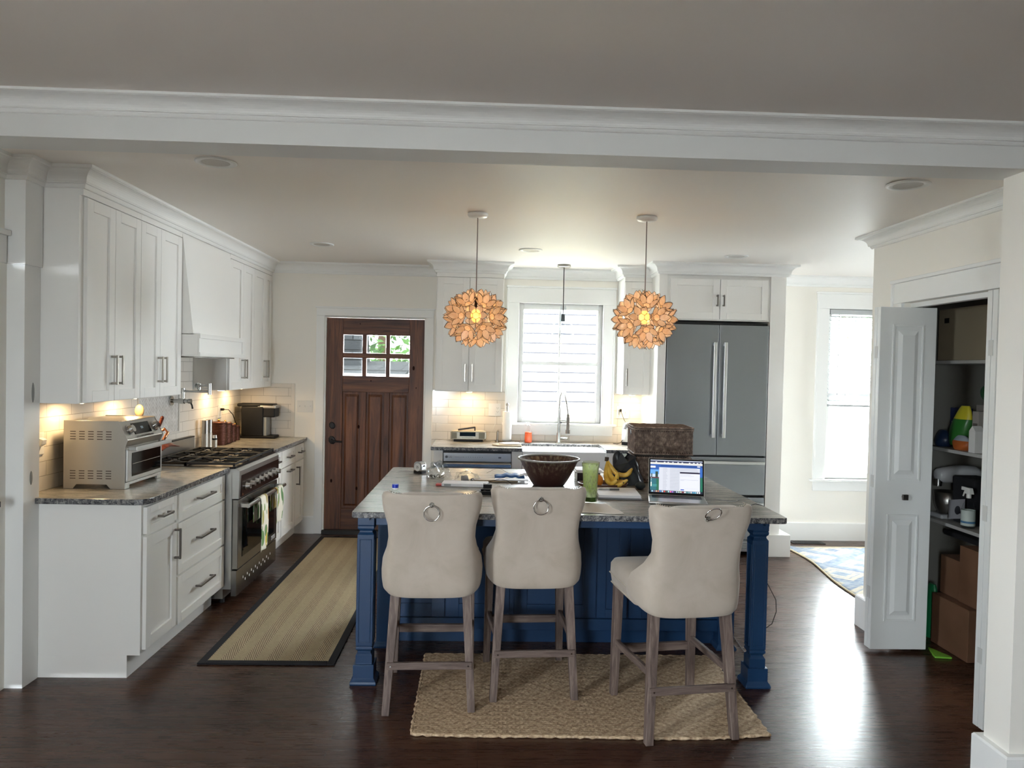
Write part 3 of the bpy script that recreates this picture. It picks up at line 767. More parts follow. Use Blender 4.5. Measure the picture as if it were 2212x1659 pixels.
B = MB(); B.M = T(-.324, YF-.0203, .829) @ Matrix.Rotation(R(90), 4, 'X'); B.cyl((0, 0, 0), (0, 0, .0006), .012, n=20)
for k in range(9): B.cyl((.15+k*.02-.0, 0, 0), (.15+k*.02, 0, .0005), .003, n=8)
for k in range(7): B.box(.072+k*.011, .072+k*.011+.006, -.002, .0015, 0, .0005)
B.box(.45, .475, -.007, .005, 0, .0006)
B.build('button', DK, cpn, label='grey emblem and touch buttons')
B = MB(); B.box(.187, .228, YF-.0208, YF-.0202, .655, .715); st = B.build('energy_label', mat('label_grey', 'b9bcc0', .5), dw)
text('lettering', 'iQ', .038, DK, st, MY(.2075, .676, YF-.0209), .0003)
MB().box(.243, .332, YF, YB-.2, 0, .884).build('base_cabinet', CAB, label='narrow white cabinet panel between the dishwasher and the sink', cat='cabinet', bevel=.001)
# sink
sk = thing('farmhouse_sink', 'white apron-front sink below the window', 'sink', (.70, 6.6, .64))
B = MB(); x0, x1, y0, y1, z0, z1 = .335, 1.067, 6.365, 6.80, .655, .892; t_ = .022
B.box(x0, x1, y0, y0+t_, z0, z1); B.box(x0, x1, y1-t_, y1, z0, z1); B.box(x0, x0+t_, y0+t_, y1-t_, z0, z1); B.box(x1-t_, x1, y0+t_, y1-t_, z0, z1); B.box(x0+t_, x1-t_, y0+t_, y1-t_, z0, z0+.02)
B.build('basin', CERAM, sk, bevel=.006, seg=3)
B = MB(); B.cyl((.70, 6.58, .675), (.70, 6.58, .68), .04); B.build('drain', CHROME, sk)
t = thing('base_cabinet', 'white sink base cabinet under the apron-front sink', 'cabinet', (.70, 6.7, 0))
B = MB(); B.box(.333, 1.068, YF+.02, YB-.01, .1, .652); B.box(.333, 1.068, YF+.08, YB-.01, 0, .1); B.build('carcass', CAB, t)
for a, b in ((.336, .70), (.702, 1.066)): dr = shaker('y', YF+.02, a, b, .12, .645, t); pull('y', YF, b-.03 if a < .5 else a+.03, .55, .13, True, dr, NICKEL)
t = thing('base_cabinet', 'white base cabinet between the sink and the fridge', 'cabinet', (1.28, 6.7, 0))
B = MB(); B.box(1.069, 1.50, YF, YB-.01, 0, .884); B.build('carcass', CAB, t)
dr = shaker('y', YF, 1.14, 1.495, .70, .87, t, 'drawer', .04); dr = shaker('y', YF, 1.14, 1.495, .12, .69, t)
# counters
B = MB(); B.box(-.462, .333, 6.375, 7.009, .885, .915); B.box(.333, 1.069, 6.80, 7.009, .885, .915); B.box(1.069, 1.499, 6.375, 7.009, .885, .915)
B.build('countertop', GRAN_X, label='grey streaked granite worktop around the sink', cat='worktop', bevel=.003)
# fridge
fr = thing('refrigerator', 'stainless steel built-in french door refrigerator', 'refrigerator', (2.03, 6.7, 0))
MB().box(1.575, 2.485, 6.43, 6.99, .03, 2.052).build('body', mat('fridge_black', '141517', .5), fr)
fy = 6.385
for a, b, nm in ((1.580, 2.038, 'door'), (2.044, 2.480, 'door')):
    dd = MB().box(a, b, fy, fy+.045, .882, 2.028).build(nm, STEELF, fr, bevel=.003)
    hx = 1.995 if a < 1.8 else 2.088
    B = MB(); B.box(hx-.013, hx+.013, fy-.055, fy-.035, 1.04, 1.875)
    for z in (1.06, 1.855): B.box(hx-.009, hx+.009, fy-.037, fy, z-.012, z+.012)
    B.build('door_handle', mat('white_steel', 'd5d6d4', .3, .8), dd, bevel=.003)
for a, b in ((.535, .868), (.14, .515)):
    dd = MB().box(1.580, 2.480, fy, fy+.045, a, b).build('drawer', STEELF, fr, bevel=.003)
    B = MB(); z = b-.045 if a > .3 else b-.055
    B.box(1.62, 2.46, fy-.055, fy-.035, z-.013, z+.013)
    for x in (1.66, 2.42): B.box(x-.012, x+.012, fy-.037, fy, z-.009, z+.009)
    B.build('drawer_handle', MATS['white_steel'], dd, bevel=.003)
B = MB(); B.box(1.580, 2.480, fy+.02, fy+.045, .03, .13)
for k in range(4): B.box(1.59, 2.47, fy+.005, fy+.02, .05+k*.022, .06+k*.022)
B.build('vent_grille', mat('grille_grey', 'a9abac', .4, .6), fr)
# surround
t = thing('fridge_cabinet', 'white two-door cabinet with side panels built around the refrigerator', 'cabinet', (2.05, 6.7, 0))
B = MB(); B.box(1.50, 1.572, 6.385, YB-.001, 0, 2.475); B.box(2.488, 2.625, 6.385, YB-.001, 0, 2.475); B.build('side_panel', CAB, t, bevel=.002)
MB().box(1.572, 2.488, 6.41, YB-.001, 2.066, 2.475).build('carcass', CAB, t)
dr = shaker('y', 6.41, 1.60, 2.038, 2.075, 2.43, t); pull('y', 6.39, 2.012, 2.24, .10, True, dr, PEWTER)
dr = shaker('y', 6.41, 2.042, 2.47, 2.075, 2.43, t); pull('y', 6.39, 2.068, 2.24, .10, True, dr, PEWTER)
B = MB(); B.box(2.488, 2.71, 6.34, YB-.001, 0, .195); B.build('plinth', CAB, t, bevel=.003)

# ---------------------------------------------------------------- pantry
def bifold(label, x0, x1, y, side):
    t = thing('bifold_door', label, 'door', ((x0+x1)/2, y, .02))
    for k, yy in enumerate((y, y+.036)):
        B = MB(); B.box(x0, x1, yy, yy+.033, .022, 2.012); lf = B.build('door_leaf', DOORP, t, bevel=.002)
        if k == 0:
            B = MB()
            for za, zb in ((.20, .80), (1.02, 1.90)):
                a, b = x0+.085, x1-.085
                B.hexa([(a+.012, yy+.004, za+.012), (b-.012, yy+.004, za+.012), (b-.012, yy+.004, zb-.012), (a+.012, yy+.004, zb-.012)], [(a+.045, yy-.009, za+.05), (b-.045, yy-.009, za+.05), (b-.045, yy-.009, zb-.05), (a+.045, yy-.009, zb-.05)])
                for q in ((a-.012, a, za-.012, zb+.012), (b, b+.012, za-.012, zb+.012), (a, b, za-.012, za), (a, b, zb, zb+.012)):
                    B.box(q[0], q[1], yy-.006, yy+.002, q[2], q[3])
            B.build('raised_panel', DOORP, lf, bevel=.002)
            xm = (x0+x1)/2
            if side > 0:
                B = MB(); B.cyl((xm, yy, .915), (xm, yy-.016, .915), .008); B.box(xm-.016, xm+.016, yy-.03, yy-.016, .899, .931); B.build('knob', PEWTER, lf, bevel=.002)
    B = MB()
    for z in (.35, 1.0, 1.75): B.box(x0-.002, x0+.001, y+.02, y+.05, z-.035, z+.035)
    B.build('hinge', mat('painted_hinge', 'c9cac7', .5), t)
    return t
bifold('grey-white folding pantry door with a small square knob, folded open beside the rug room', 2.268, 2.60, 4.165, 1)
bifold('white folding pantry door seen edge-on next to the near wall', 2.275, 2.60, 3.205, 0)
B = MB(); B.box(2.44, 2.462, 4.26, 4.35, 0, 2.045); B.box(2.44, 2.462, 3.10, 3.185, 0, 2.045); B.box(2.44, 2.462, 3.11, 4.35, 2.045, 2.165); B.box(2.425, 2.462, 3.10, 4.365, 2.165, 2.185); B.box(2.43, 2.462, 4.345, 4.362, 0, 2.17)
B.build('trim_7', TRIM, kind='structure', bevel=.003)
B = MB(); B.box(2.50, 2.54, 3.2, 4.26, 2.018, 2.045); B.build('trim_8', TRIM, kind='structure')
for z, lb in ((1.715, 'white pantry shelf holding the large brown box, uppermost'), (1.182, 'white pantry shelf holding the bags of food, middle one'), (.736, 'white pantry shelf holding the stand mixer, lowest')):
    B = MB(); B.box(2.79, 3.349, 2.885, 4.559, z-.02, z); B.build('pantry_shelf', mat('shelf_white_dimmed', 'a9a9a6', .5), label=lb, cat='shelf', group='pantry shelves', bevel=.002)  # shelf white greyed, the pantry's dimness put into its colour

# ---------------------------------------------------------------- island
isl = thing('kitchen_island', 'navy blue kitchen island with turned corner legs and a grey granite top', 'island', (.43, 4.29, 0))
B = MB()
pts = []
for (cx, cy, a0) in ((1.484-.02, 3.505+.02, -90), (1.484-.02, 5.06, 0), (-.624+.02, 5.06, 90), (-.624+.02, 3.505+.02, 180)):
    for k in range(4): a = R(a0+30*k); pts.append((cx+.02*math.cos(a), cy+.02*math.sin(a)))
B.prism(pts, 'z', .882, .912); B.build('countertop', GRAN_X, isl, bevel=.004, label='grey streaked granite top')
bx0, bx1, by0, by1 = -.575, 1.455, 4.215, 5.03
B = MB(); B.box(bx0, bx1, by0+.02, by1, .10, .882); B.box(bx0+.05, bx1-.05, by0+.08, by1-.06, 0, .10); B.build('body', NAVY, isl, bevel=.001)
B = MB(); B.box(bx0+.05, bx1-.05, by0+.0, by0+.02, .10, .165)  # bottom rail
B.box(bx0+.05, bx1-.05, by0, by0+.02, .80, .882)
B.build('rail', NAVY, isl, bevel=.001)
for a, b in ((-.54, -.207), (-.203, .166), (.19, .668), (.672, .85), (.862, 1.158), (1.162, 1.42)):
    shaker('y', by0+.02, a, b, .17, .795, isl, 'panel_door', .075 if b-a > .25 else .05, NAVY, .018)
# aprons below the overhang
B = MB(); B.box(-.52, 1.40, 3.60, 3.625, .83, .882); B.build('apron', NAVY, isl, bevel=.002)
for x in (-.59, 1.42): MB().box(x+.01, x+.03, 3.65, 4.22, .84, .882).build('apron', NAVY, isl)
def island_leg(cx, cy):
    B = MB()
    def sq(pr):
        n = len(pr); v = []
        for h_, z in pr: v += [(cx-h_, cy-h_, z), (cx+h_, cy-h_, z), (cx+h_, cy+h_, z), (cx-h_, cy+h_, z)]
        f = [(k*4+i, k*4+(i+1) % 4, (k+1)*4+(i+1) % 4, (k+1)*4+i) for k in range(n-1) for i in range(4)]+[(3, 2, 1, 0), tuple(range((n-1)*4, n*4))]
        B.add(v, f)
    s = .0415
    sq([(.064, 0), (.066, .008), (.064, .018), (.056, .028), (.052, .034), (.052, .10), (s, .101), (s, .145), (s-.003, .15), (s-.009, .158), (s-.009, .166), (s-.003, .172), (s, .176), (s, .186), (s-.004, .190), (s, .194), (s, .757), (s-.005, .763), (s-.009, .769), (s-.009, .777), (s-.002, .785), (s, .79), (s, .800), (s-.003, .803), (s, .806), (s, .882)])
    # raised field frames on the faces
    for sx, sy in ((0, -1), (1, 0), (-1, 0), (0, 1)):
        B.M = T(cx, cy, 0) @ rotz(math.atan2(sx, -sy)) if True else None
        w_ = .027
        for q in ((-w_-.004, -w_, .21, .735), (w_, w_+.004, .21, .735), (-w_, w_, .21, .214), (-w_, w_, .731, .735)): B.box(q[0], q[1], -s-.003, -s+.001, q[2], q[3])
        B.M = Matrix.Identity(4)
    return B
for cx, cy in ((-.585, 3.745), (1.425, 3.735)): island_leg(cx, cy).build('leg', NAVY, isl, bevel=.0015)
for cx in (-.548, 1.428):
    B = MB(); B.box(cx-.045, cx+.045, 4.19, 4.28, .03, .882)
    v = [(.045, .0), (.058, .0), (.06, .012), (.05, .026), (.045, .034)]
    for (h_, z), (h2, z2) in zip(v[1:], v[2:]): B.hexa([(cx-h_, 4.235-h_, z), (cx+h_, 4.235-h_, z), (cx+h_, 4.235+h_, z), (cx-h_, 4.235+h_, z)], [(cx-h2, 4.235-h2, z2), (cx+h2, 4.235-h2, z2), (cx+h2, 4.235+h2, z2), (cx-h2, 4.235+h2, z2)])
    B.build('corner_post', NAVY, isl, bevel=.0015)

# ---------------------------------------------------------------- stools (local frame: seat front towards +y)
def stool_profiles(v):
    """v 0 top .. 1 bottom -> half width, back y, wrap depth, z"""
    K = [(0, .205, -.350, .085, 1.052), (.025, .221, -.349, .088, 1.045), (.07, .230, -.345, .088, 1.02), (.20, .224, -.332, .078, .965), (.38, .203, -.312, .07, .885), (.52, .200, -.298, .075, .825), (.64, .212, -.286, .12, .765), (.76, .236, -.276, .20, .70), (.86, .243, -.270, .235, .635), (.93, .241, -.267, .235, .588), (.975, .236, -.262, .225, .558), (1, .224, -.256, .215, .545)]
    for (a, b) in zip(K, K[1:]):
        if v <= b[0]:
            t = (v-a[0])/(b[0]-a[0]); t = t*t*(3-2*t)*.5+t*.5
            return [a[i]+(b[i]-a[i])*t for i in range(1, 5)]
    return K[-1][1:]
def shell_pt(u, v, off=0.0):
    hw, yb, dp, z = stool_profiles(v)
    a = u*2-1; s = abs(a)
    # rounded plan: flat back wrapping forward at the sides
    th = s*PI/2
    x = (1 if a >= 0 else -1)*hw*(math.sin(th)**.82 if s < 1 else 1)
    y = yb+dp*(.12*s*s+.88*s**4.2)
    # corner rounding top and bottom
    z += (.020*s*s-.016)*max(0, 1-v/.3) if v < .3 else 0
    z -= .016*(s**8)*max(0, 1-v/.08) if v < .08 else 0
    if v > .8: z += .034*(s**3)*((v-.8)/.2)
    return (x, y+off, z)
def make_stool(label, up_ring=False):
    st = local_thing('counter_stool', label, 'stool', 'cream velvet counter stools along the island')
    B = MB(); B.grid(lambda u, v: shell_pt(u, v), 40, 34)
    o = B.build('backrest', FAB, st, solid=.042, off=-1, bevel=0)
    o.modifiers['solidify'].offset = -1
    # decide the normal side: inner side must be towards +y
    cx = o.data.polygons[20+40*6]
    if cx.normal.y > 0: o.modifiers['solidify'].offset = 1
    md = o.modifiers.new('bevel', 'BEVEL'); md.width = .012; md.segments = 3; md.limit_method = 'ANGLE'; md.angle_limit = R(50)
    # seat cushion
    B = MB()
    sec = []
    def cross(w0, y0, y1, z, rr):
        n = 8; P_ = []
        for cx_, cy_, a0 in ((w0-rr, y0+rr, -90), (w0-rr, y1-rr, 0), (-w0+rr, y1-rr, 90), (-w0+rr, y0+rr, 180)):
            for k in range(n): a = R(a0+90*k/(n-1)); P_.append((cx_+rr*math.cos(a), cy_+rr*math.sin(a), z))
        return P_
    rings = [cross(.218, -.12, .262, .555, .05), cross(.225, -.12, .27, .575, .05), cross(.232, -.15, .274, .62, .05), cross(.231, -.15, .272, .66, .05), cross(.220, -.15, .258, .682, .05), cross(.18, -.17, .21, .694, .05), cross(.08, -.08, .10, .698, .05)]
    n = len(rings[0]); v = [p for r_ in rings for p in r_]
    B.add(v, [(k*n+i, k*n+(i+1) % n, (k+1)*n+(i+1) % n, (k+1)*n+i) for k in range(len(rings)-1) for i in range(n)], True); B.add(v, [tuple(range(n))[::-1], tuple(range((len(rings)-1)*n, len(rings)*n))], True)
    B.build('seat', FAB, st)
    # nail heads: along the top rail and the seat edges
    B = MB()
    for k in range(31):
        u = .03+.94*k/30; p = shell_pt(u, 0.0); q = shell_pt(u, .02)
        B.ball((p[0]*.97, p[1]+.016, p[2]-.0004), .003, n=8, m=5)
    for k in range(28):
        y = -.03+.27*k/27
        for sx in (-1, 1):
            for z in (.566, .615): B.ball((sx*(.2225 if z < .6 else .232), y, z), .004, n=8, m=5)
    for k in range(34):
        x = -.2+.4*k/33
        for z in (.566, .615): B.ball((x, .272 if z < .6 else .2745, z), .004, n=8, m=5)
    B.build('nailhead_trim', mat('pewter_nail', 'b9ae9f', .4, .5), st, kind='stuff')
    # ring pull
    B = MB(); zc_ = .992; yb = shell_pt(.5, .155)[1]
    B.cyl((0, yb+.002, zc_), (0, yb-.006, zc_), .012, .009)
    for k in range(8): a = k*PI/4; B.ball((.009*math.cos(a), yb-.006, zc_+.009*math.sin(a)), .0042, n=8, m=5)
    B.ball((0, yb-.012, zc_-.003), .0062, n=10, m=6)
    rp = B.build('rosette', NICKEL, st)
    B = MB(); rr = .0345
    if up_ring: cxr, czr, dy0, tl = .014, zc_+.024, -.013, .35
    else: cxr, czr, dy0, tl = 0, zc_-.037, -.013, 0
    pts = []
    for k in range(36):
        a = 2*PI*k/36
        zz_ = rr*math.sin(a)*(1 if not up_ring else .72); xx = rr*math.cos(a)
        if up_ring: xr = xx*math.cos(tl)-zz_*math.sin(tl); zr = xx*math.sin(tl)+zz_*math.cos(tl); xx, zz_ = xr, zr
        pts.append((cxr+xx, yb+dy0-(.018*(zz_+rr)/rr if up_ring else 0), czr+zz_))
    B.tube(pts, .0028, 8, closed=True); B.build('ring_pull', CHROME, rp if False else st)
    # legs: square tapered, splayed
    def leg(x0_, y0_, x1_, y1_, zt):
        B = MB(); a, b = .0225, .0175
        B.hexa([(x1_-b, y1_-b, 0), (x1_+b, y1_-b, 0), (x1_+b, y1_+b, 0), (x1_-b, y1_+b, 0)], [(x0_-a, y0_-a, zt), (x0_+a, y0_-a, zt), (x0_+a, y0_+a, zt), (x0_-a, y0_+a, zt)])
        return B.build('leg', LEGW, st, bevel=.003)
    for sx in (-1, 1):
        leg(sx*.165, -.185, sx*.198, -.245, .575); leg(sx*.190, .225, sx*.200, .235, .575)
    def at(z, rear):
        t_ = z/.575
        return (.198+(.165-.198)*t_, -.245+.06*t_) if rear else (.200-.010*t_, .235-.010*t_)
    def rail(name, p, q, hh=.019, tk=.010):
        B = MB(); p = Vector(p); q = Vector(q); d_ = (q-p).normalized(); s_ = Vector((-d_.y, d_.x, 0)).normalized()*tk
        B.hexa([p-s_-Vector((0, 0, hh)), q-s_-Vector((0, 0, hh)), q+s_-Vector((0, 0, hh)), p+s_-Vector((0, 0, hh))], [p-s_+Vector((0, 0, hh)), q-s_+Vector((0, 0, hh)), q+s_+Vector((0, 0, hh)), p+s_+Vector((0, 0, hh))])
        return B.build(name, STRW, st, bevel=.003)
    x_, y_ = at(.225, True); r1 = rail('stretcher', (-x_-.012, y_-.018, .225), (x_+.012, y_-.018, .225), .017, .009)
    x_, y_ = at(.235, False); rail('footrest', (-x_, y_, .235), (x_, y_, .235), .020, .012)
    xr, yr = at(.29, True); xf, yf = at(.27, False)
    for sx in (-1, 1): rail('stretcher', (sx*(xr+.0), yr, .29), (sx*xf, yf, .27), .016, .009)
    B = MB(); x_, y_ = at(.225, True)
    for sx in (-1, 1): B.cyl((sx*(x_-.006), y_-.026, .225), (sx*(x_-.006), y_-.0295, .225), .004, n=10)
    B.build('screw', CHROME, st)
    return st
s1 = make_stool('cream velvet counter stool at the left end of the island')
def relabel(o, l): o['label'] = l
s1.location = (-.240, 3.628, 0); s1.rotation_euler.z = R(2)
s2 = copy_tree(s1); s2['label'] = 'cream velvet counter stool in the middle, right next to the left one'
s2.location = (.250, 3.755, .010); s2.rotation_euler.z = R(3.5)
s3 = make_stool('cream velvet counter stool turned aside on the right, its ring flipped up', True)
s3.location = (.895, 3.375, .006); s3.rotation_euler.z = R(8)

# ---------------------------------------------------------------- rugs
def mk_runner():
    m = mat('seagrass_herringbone', 'a8977a', .9); N, L, b = NT(m); s = sep(m, coord(m))
    P_ = .061
    pp = mth(m, 'PINGPONG', mth(m, 'ADD', s[0], .02), P_)
    q = mth(m, 'ADD', s[1], mth(m, 'MULTIPLY', pp, 2.2))
    fr = mth(m, 'FRACT', mth(m, 'DIVIDE', q, .024))
    stripe = mth(m, 'MULTIPLY', mth(m, 'ABSOLUTE', mth(m, 'SUBTRACT', fr, .5)), 2.0)
    band = mth(m, 'GREATER_THAN', mth(m, 'FRACT', mth(m, 'DIVIDE', mth(m, 'ADD', s[0], 5.02), 2*P_)), .5)
    ca = ramp(m, stripe, [(.2, '6f5743'), (.48, 'b8a482'), (1, 'cdbf9d')])
    cb = ramp(m, stripe, [(.12, '8d7556'), (.35, 'b8a582'), (1, 'c9ba97')])
    c = mix(m, band, ca, cb)
    c = mix(m, .22, c, ramp(m, nz(m, coord(m), 160, 3), [(.35, '6e5a45'), (.6, 'c6b593')])); setc(m, c)
    bump(m, mth(m, 'ADD', stripe, mth(m, 'MULTIPLY', nz(m, coord(m), 220, 2), .6)), .7, .003); return m
rn = thing('runner_rug', 'woven seagrass herringbone runner rug with black border, left of the island', 'rug', (-1.13, 5.3, 0))
rx0, rx1, ry0, ry1 = -1.50, -.775, 3.925, 6.86; bw = .042
MB().box(rx0+bw*.6, rx1-bw*.6, ry0+bw*.6, ry1-bw*.6, .001, .009).build('weave', mk_runner(), rn)
B = MB()
B.box(rx0, rx0+bw, ry0, ry1, .001, .011); B.box(rx1-bw, rx1, ry0, ry1, .001, .011); B.box(rx0+bw, rx1-bw, ry0, ry0+bw, .001, .011); B.box(rx0+bw, rx1-bw, ry1-bw, ry1, .001, .011)
B.build('border', mat('black_cotton', '15161b', .9), rn, bevel=.003, label='black cotton border')

def mk_jute():
    m = mat('natural_jute', '9c8368', .95); N, L, b = NT(m); s = sep(m, coord(m))
    P_ = .125
    a = mth(m, 'PINGPONG', mth(m, 'ADD', s[0], 1.0), P_); c_ = mth(m, 'PINGPONG', mth(m, 'ADD', s[1], .03), P_*.8)
    q = mth(m, 'ADD', a, mth(m, 'MULTIPLY', c_, 1.25))
    dm = mth(m, 'FRACT', mth(m, 'DIVIDE', q, .062))
    tone = ramp(m, dm, [(.28, 'a88c70'), (.42, 'ccb392'), (.92, 'ccb392'), (1, 'a88c70')])
    f = nz(m, coord(m, scale=(55, 120, 1)), 1.0, 3, .6)
    c = mix(m, .5, tone, ramp(m, f, [(.34, '6b543f'), (.5, 'b79d7e'), (.66, 'e6d3b5')])); setc(m, c)
    bump(m, f, .5, .004); return m
JUTE = mk_jute()
def jute():
    B = MB(); nu, nv = 250, 110
    def fn(u, v):
        x = -.30+1.60*u; y = 3.20+.875*v
        edge = (1-v)*(.050*math.sin(u*PI)+.018*math.sin(u*7+1)-.012*math.sin(u*2.2*PI))
        y -= edge*1.0; x += .02*math.sin(v*5)*(1-abs(2*u-1))*.5-.028*(1-v)*(1-2*u)*-.3
        # braided rows run along x; each strand is a little hump
        row = v*46; j = int(row); fr = row-j
        col = u*84+(.5 if j % 2 else 0); fc = col-int(col)
        h = .0095+.0065*math.sin(PI*fr)*math.sqrt(max(0, math.sin(PI*fc)))+.0015*noise.noise(Vector((x*30, y*30, 0)))
        lift = .010*max(0, 1-v*9)*(.5+.5*math.sin(u*5+2))
        e = min(u, 1-u, v, 1-v)
        if e < .008: y += .003*math.sin(x*150); x += .003*math.sin(y*150)
        return (x, y, h+lift*.0)
    B.grid(fn, nu, nv)
    B.build('weave', JUTE, jr)
    B = MB()
    pts = []
    for i in range(90): pts.append(fn(i/90, 0))
    for i in range(50): pts.append(fn(1, i/50))
    for i in range(90): pts.append(fn(1-i/90, 1))
    for i in range(50): pts.append(fn(0, 1-i/50))
    pts = [(p[0]+.002*math.sin(k*1.9), p[1]+.002*math.cos(k*2.3), .0075) for k, p in enumerate(pts)]
    B.tube(pts, [.0072+.0016*math.sin(k*1.7) for k in range(len(pts))], 8, closed=True); B.build('braided_edge', JUTE, jr)
jr = thing('jute_rug', 'natural jute rug with woven diamonds lying under the counter stools', 'rug', (.5, 3.63, 0))
jute()
def mk_blue():
    m = mat('blue_diamond_rug', 'a9a79a', .95); N, L, b = NT(m); s = sep(m, coord(m))
    a = mth(m, 'PINGPONG', mth(m, 'ADD', s[0], 5.0), .30); c_ = mth(m, 'PINGPONG', s[1], .26)
    q = mth(m, 'ADD', mth(m, 'ADD', a, mth(m, 'MULTIPLY', c_, 1.15)), mth(m, 'MULTIPLY', nz(m, coord(m), 18, 3), .03))
    fr = mth(m, 'FRACT', mth(m, 'DIVIDE', q, .30))
    c = ramp(m, fr, [(0, '6c88a8'), (.34, '8aa2bb'), (.38, 'd9cfb5'), (.52, 'dcd2b9'), (.56, '7f96b3'), (.64, 'cfc6b0'), (.78, 'd6ccb4'), (.82, '5f7da3'), (1, '6c88a8')])
    c = mix(m, .4, c, ramp(m, nz(m, coord(m, scale=(20, 90, 1)), 1, 4), [(.35, '5c708e'), (.6, 'ddd3bc')])); setc(m, c)
    bump(m, nz(m, coord(m, scale=(60, 160, 1)), 1, 2), .5, .003); return m
B = MB(); BR = mk_blue()
def fb(u, v):
    x = 2.83+1.75*u+.01*math.sin(v*9); y = 5.0+1.66*v+.03*math.sin(u*4)*(1 if v > .5 else 1)
    x -= .10*(1-v)+.03*math.sin(v*7)*(1-u)
    h = .010+.02*max(0, 1-u*14)*max(0, (v-.93)/.07)
    return (x, y, h)
br_ = thing('flat_woven_rug', 'blue and cream diamond patterned rug by the right-hand window', 'rug', (3.7, 5.8, 0))
B.grid(fb, 40, 60); B.build('weave', BR, br_, solid=.007, off=-1)
B = MB(); B.tube([(fb(0, k/60)[0]-.002, fb(0, k/60)[1], .008) for k in range(61)]+[(fb(k/40, 1)[0], fb(k/40, 1)[1], .008) for k in range(1, 41)], .008, 8); B.build('cream_edge', mat('cream_braid', 'd5c7a6', .9), br_)
# floor register
fv = thing('floor_vent', 'dark metal floor vent in the boards by the far baseboard', 'vent', (3.11, 6.895, 0))
B = MB(); B.box(2.955, 3.265, 6.84, 6.95, .0005, .006); B.build('frame', BLACKM, fv, bevel=.002)
B = MB()
for k in range(12): B.box(2.985+k*.021, 2.995+k*.021, 6.862, 6.928, .006, .0072)
B.build('louver', IRON, fv)

# ---------------------------------------------------------------- pendants
def mk_capiz():
    m = mat('capiz_shell', 'e9c9a6', .35); N, L, b = NT(m)
    out = [n for n in N if n.type == 'OUTPUT_MATERIAL'][0]
    g = ramp(m, nz(m, coord(m), 34, 3), [(.3, 'e2bd9c'), (.7, 'f4e0cb')])
    tr = N.new('ShaderNodeBsdfTranslucent'); L.new(g, tr.inputs[0])
    df = N.new('ShaderNodeBsdfDiffuse'); L.new(g, df.inputs[0])
    gl = N.new('ShaderNodeBsdfGlossy'); gl.inputs['Roughness'].default_value = .3
    tp = N.new('ShaderNodeBsdfTransparent'); tp.inputs[0].default_value = (1, .86, .62, 1)
    x = N.new('ShaderNodeMixShader'); x.inputs[0].default_value = .5; L.new(tr.outputs[0], x.inputs[1]); L.new(df.outputs[0], x.inputs[2])
    y = N.new('ShaderNodeMixShader'); y.inputs[0].default_value = .04; L.new(x.outputs[0], y.inputs[1]); L.new(gl.outputs[0], y.inputs[2])
    z = N.new('ShaderNodeMixShader'); z.inputs[0].default_value = .13; L.new(y.outputs[0], z.inputs[1]); L.new(tp.outputs[0], z.inputs[2])
    N.remove(b); L.new(z.outputs[0], out.inputs[0]); return m
CAPIZ = mk_capiz()
WIRE = mat('blackened_wire', '2a1a12', .5, .6)
def flower_meshes():
    S = MB(); W = MB(); r = .0225
    hexp = [(r*math.cos(R(60*k+30)), r*math.sin(R(60*k+30)), 0) for k in range(6)]
    S.add(hexp, [tuple(range(6))]); W.tube(hexp, .0012, 5, closed=True)
    for k in range(6):
        a, b = Vector(hexp[k]), Vector(hexp[(k+1) % 6]); mid = (a+b)/2; d = mid.normalized(); tng = (b-a).normalized()
        lift = R(42); axis = d*math.cos(lift)+Vector((0, 0, 1))*math.sin(lift)
        ln = .067; hw = .02; n = 11; L_ = []; R_ = []
        for i in range(n+1):
            t = i/n; base = .01125
            wd = base*(1-t)+.0165*max(0, math.sin(PI*t))**.85*(1-.2*t)
            p = mid+axis*ln*t; L_.append(p-tng*wd); R_.append(p+tng*wd)
        tip = mid+axis*ln
        poly = L_[:-1]+[tip]+R_[:-1][::-1]
        S.add([tuple(p) for p in poly], [tuple(range(len(poly)))]); W.tube(poly, .0012, 5, closed=True)
    def mk(B, nm, m):
        me = bpy.data.meshes.new(nm); me.from_pydata(B.v, [], B.f); me.materials.append(m)
        for q, s in zip(me.polygons, B.sm): q.use_smooth = s
        return me
    return mk(S, 'shell_flower', CAPIZ), mk(W, 'wire_outline', WIRE)
FS, FW_ = flower_meshes()
def ico_dirs():
    ph = (1+5**.5)/2; V = []
    for a in (-1, 1):
        for b in (-ph, ph): V += [Vector((0, a, b)), Vector((a, b, 0)), Vector((b, 0, a))]
    D = [v.normalized() for v in V]
    for i in range(12):
        for j in range(i+1, 12):
            for k in range(j+1, 12):
                if D[i].dot(D[j]) > .4 and D[j].dot(D[k]) > .4 and D[i].dot(D[k]) > .4: D.append((V[i]+V[j]+V[k]).normalized())
    return D[:32]
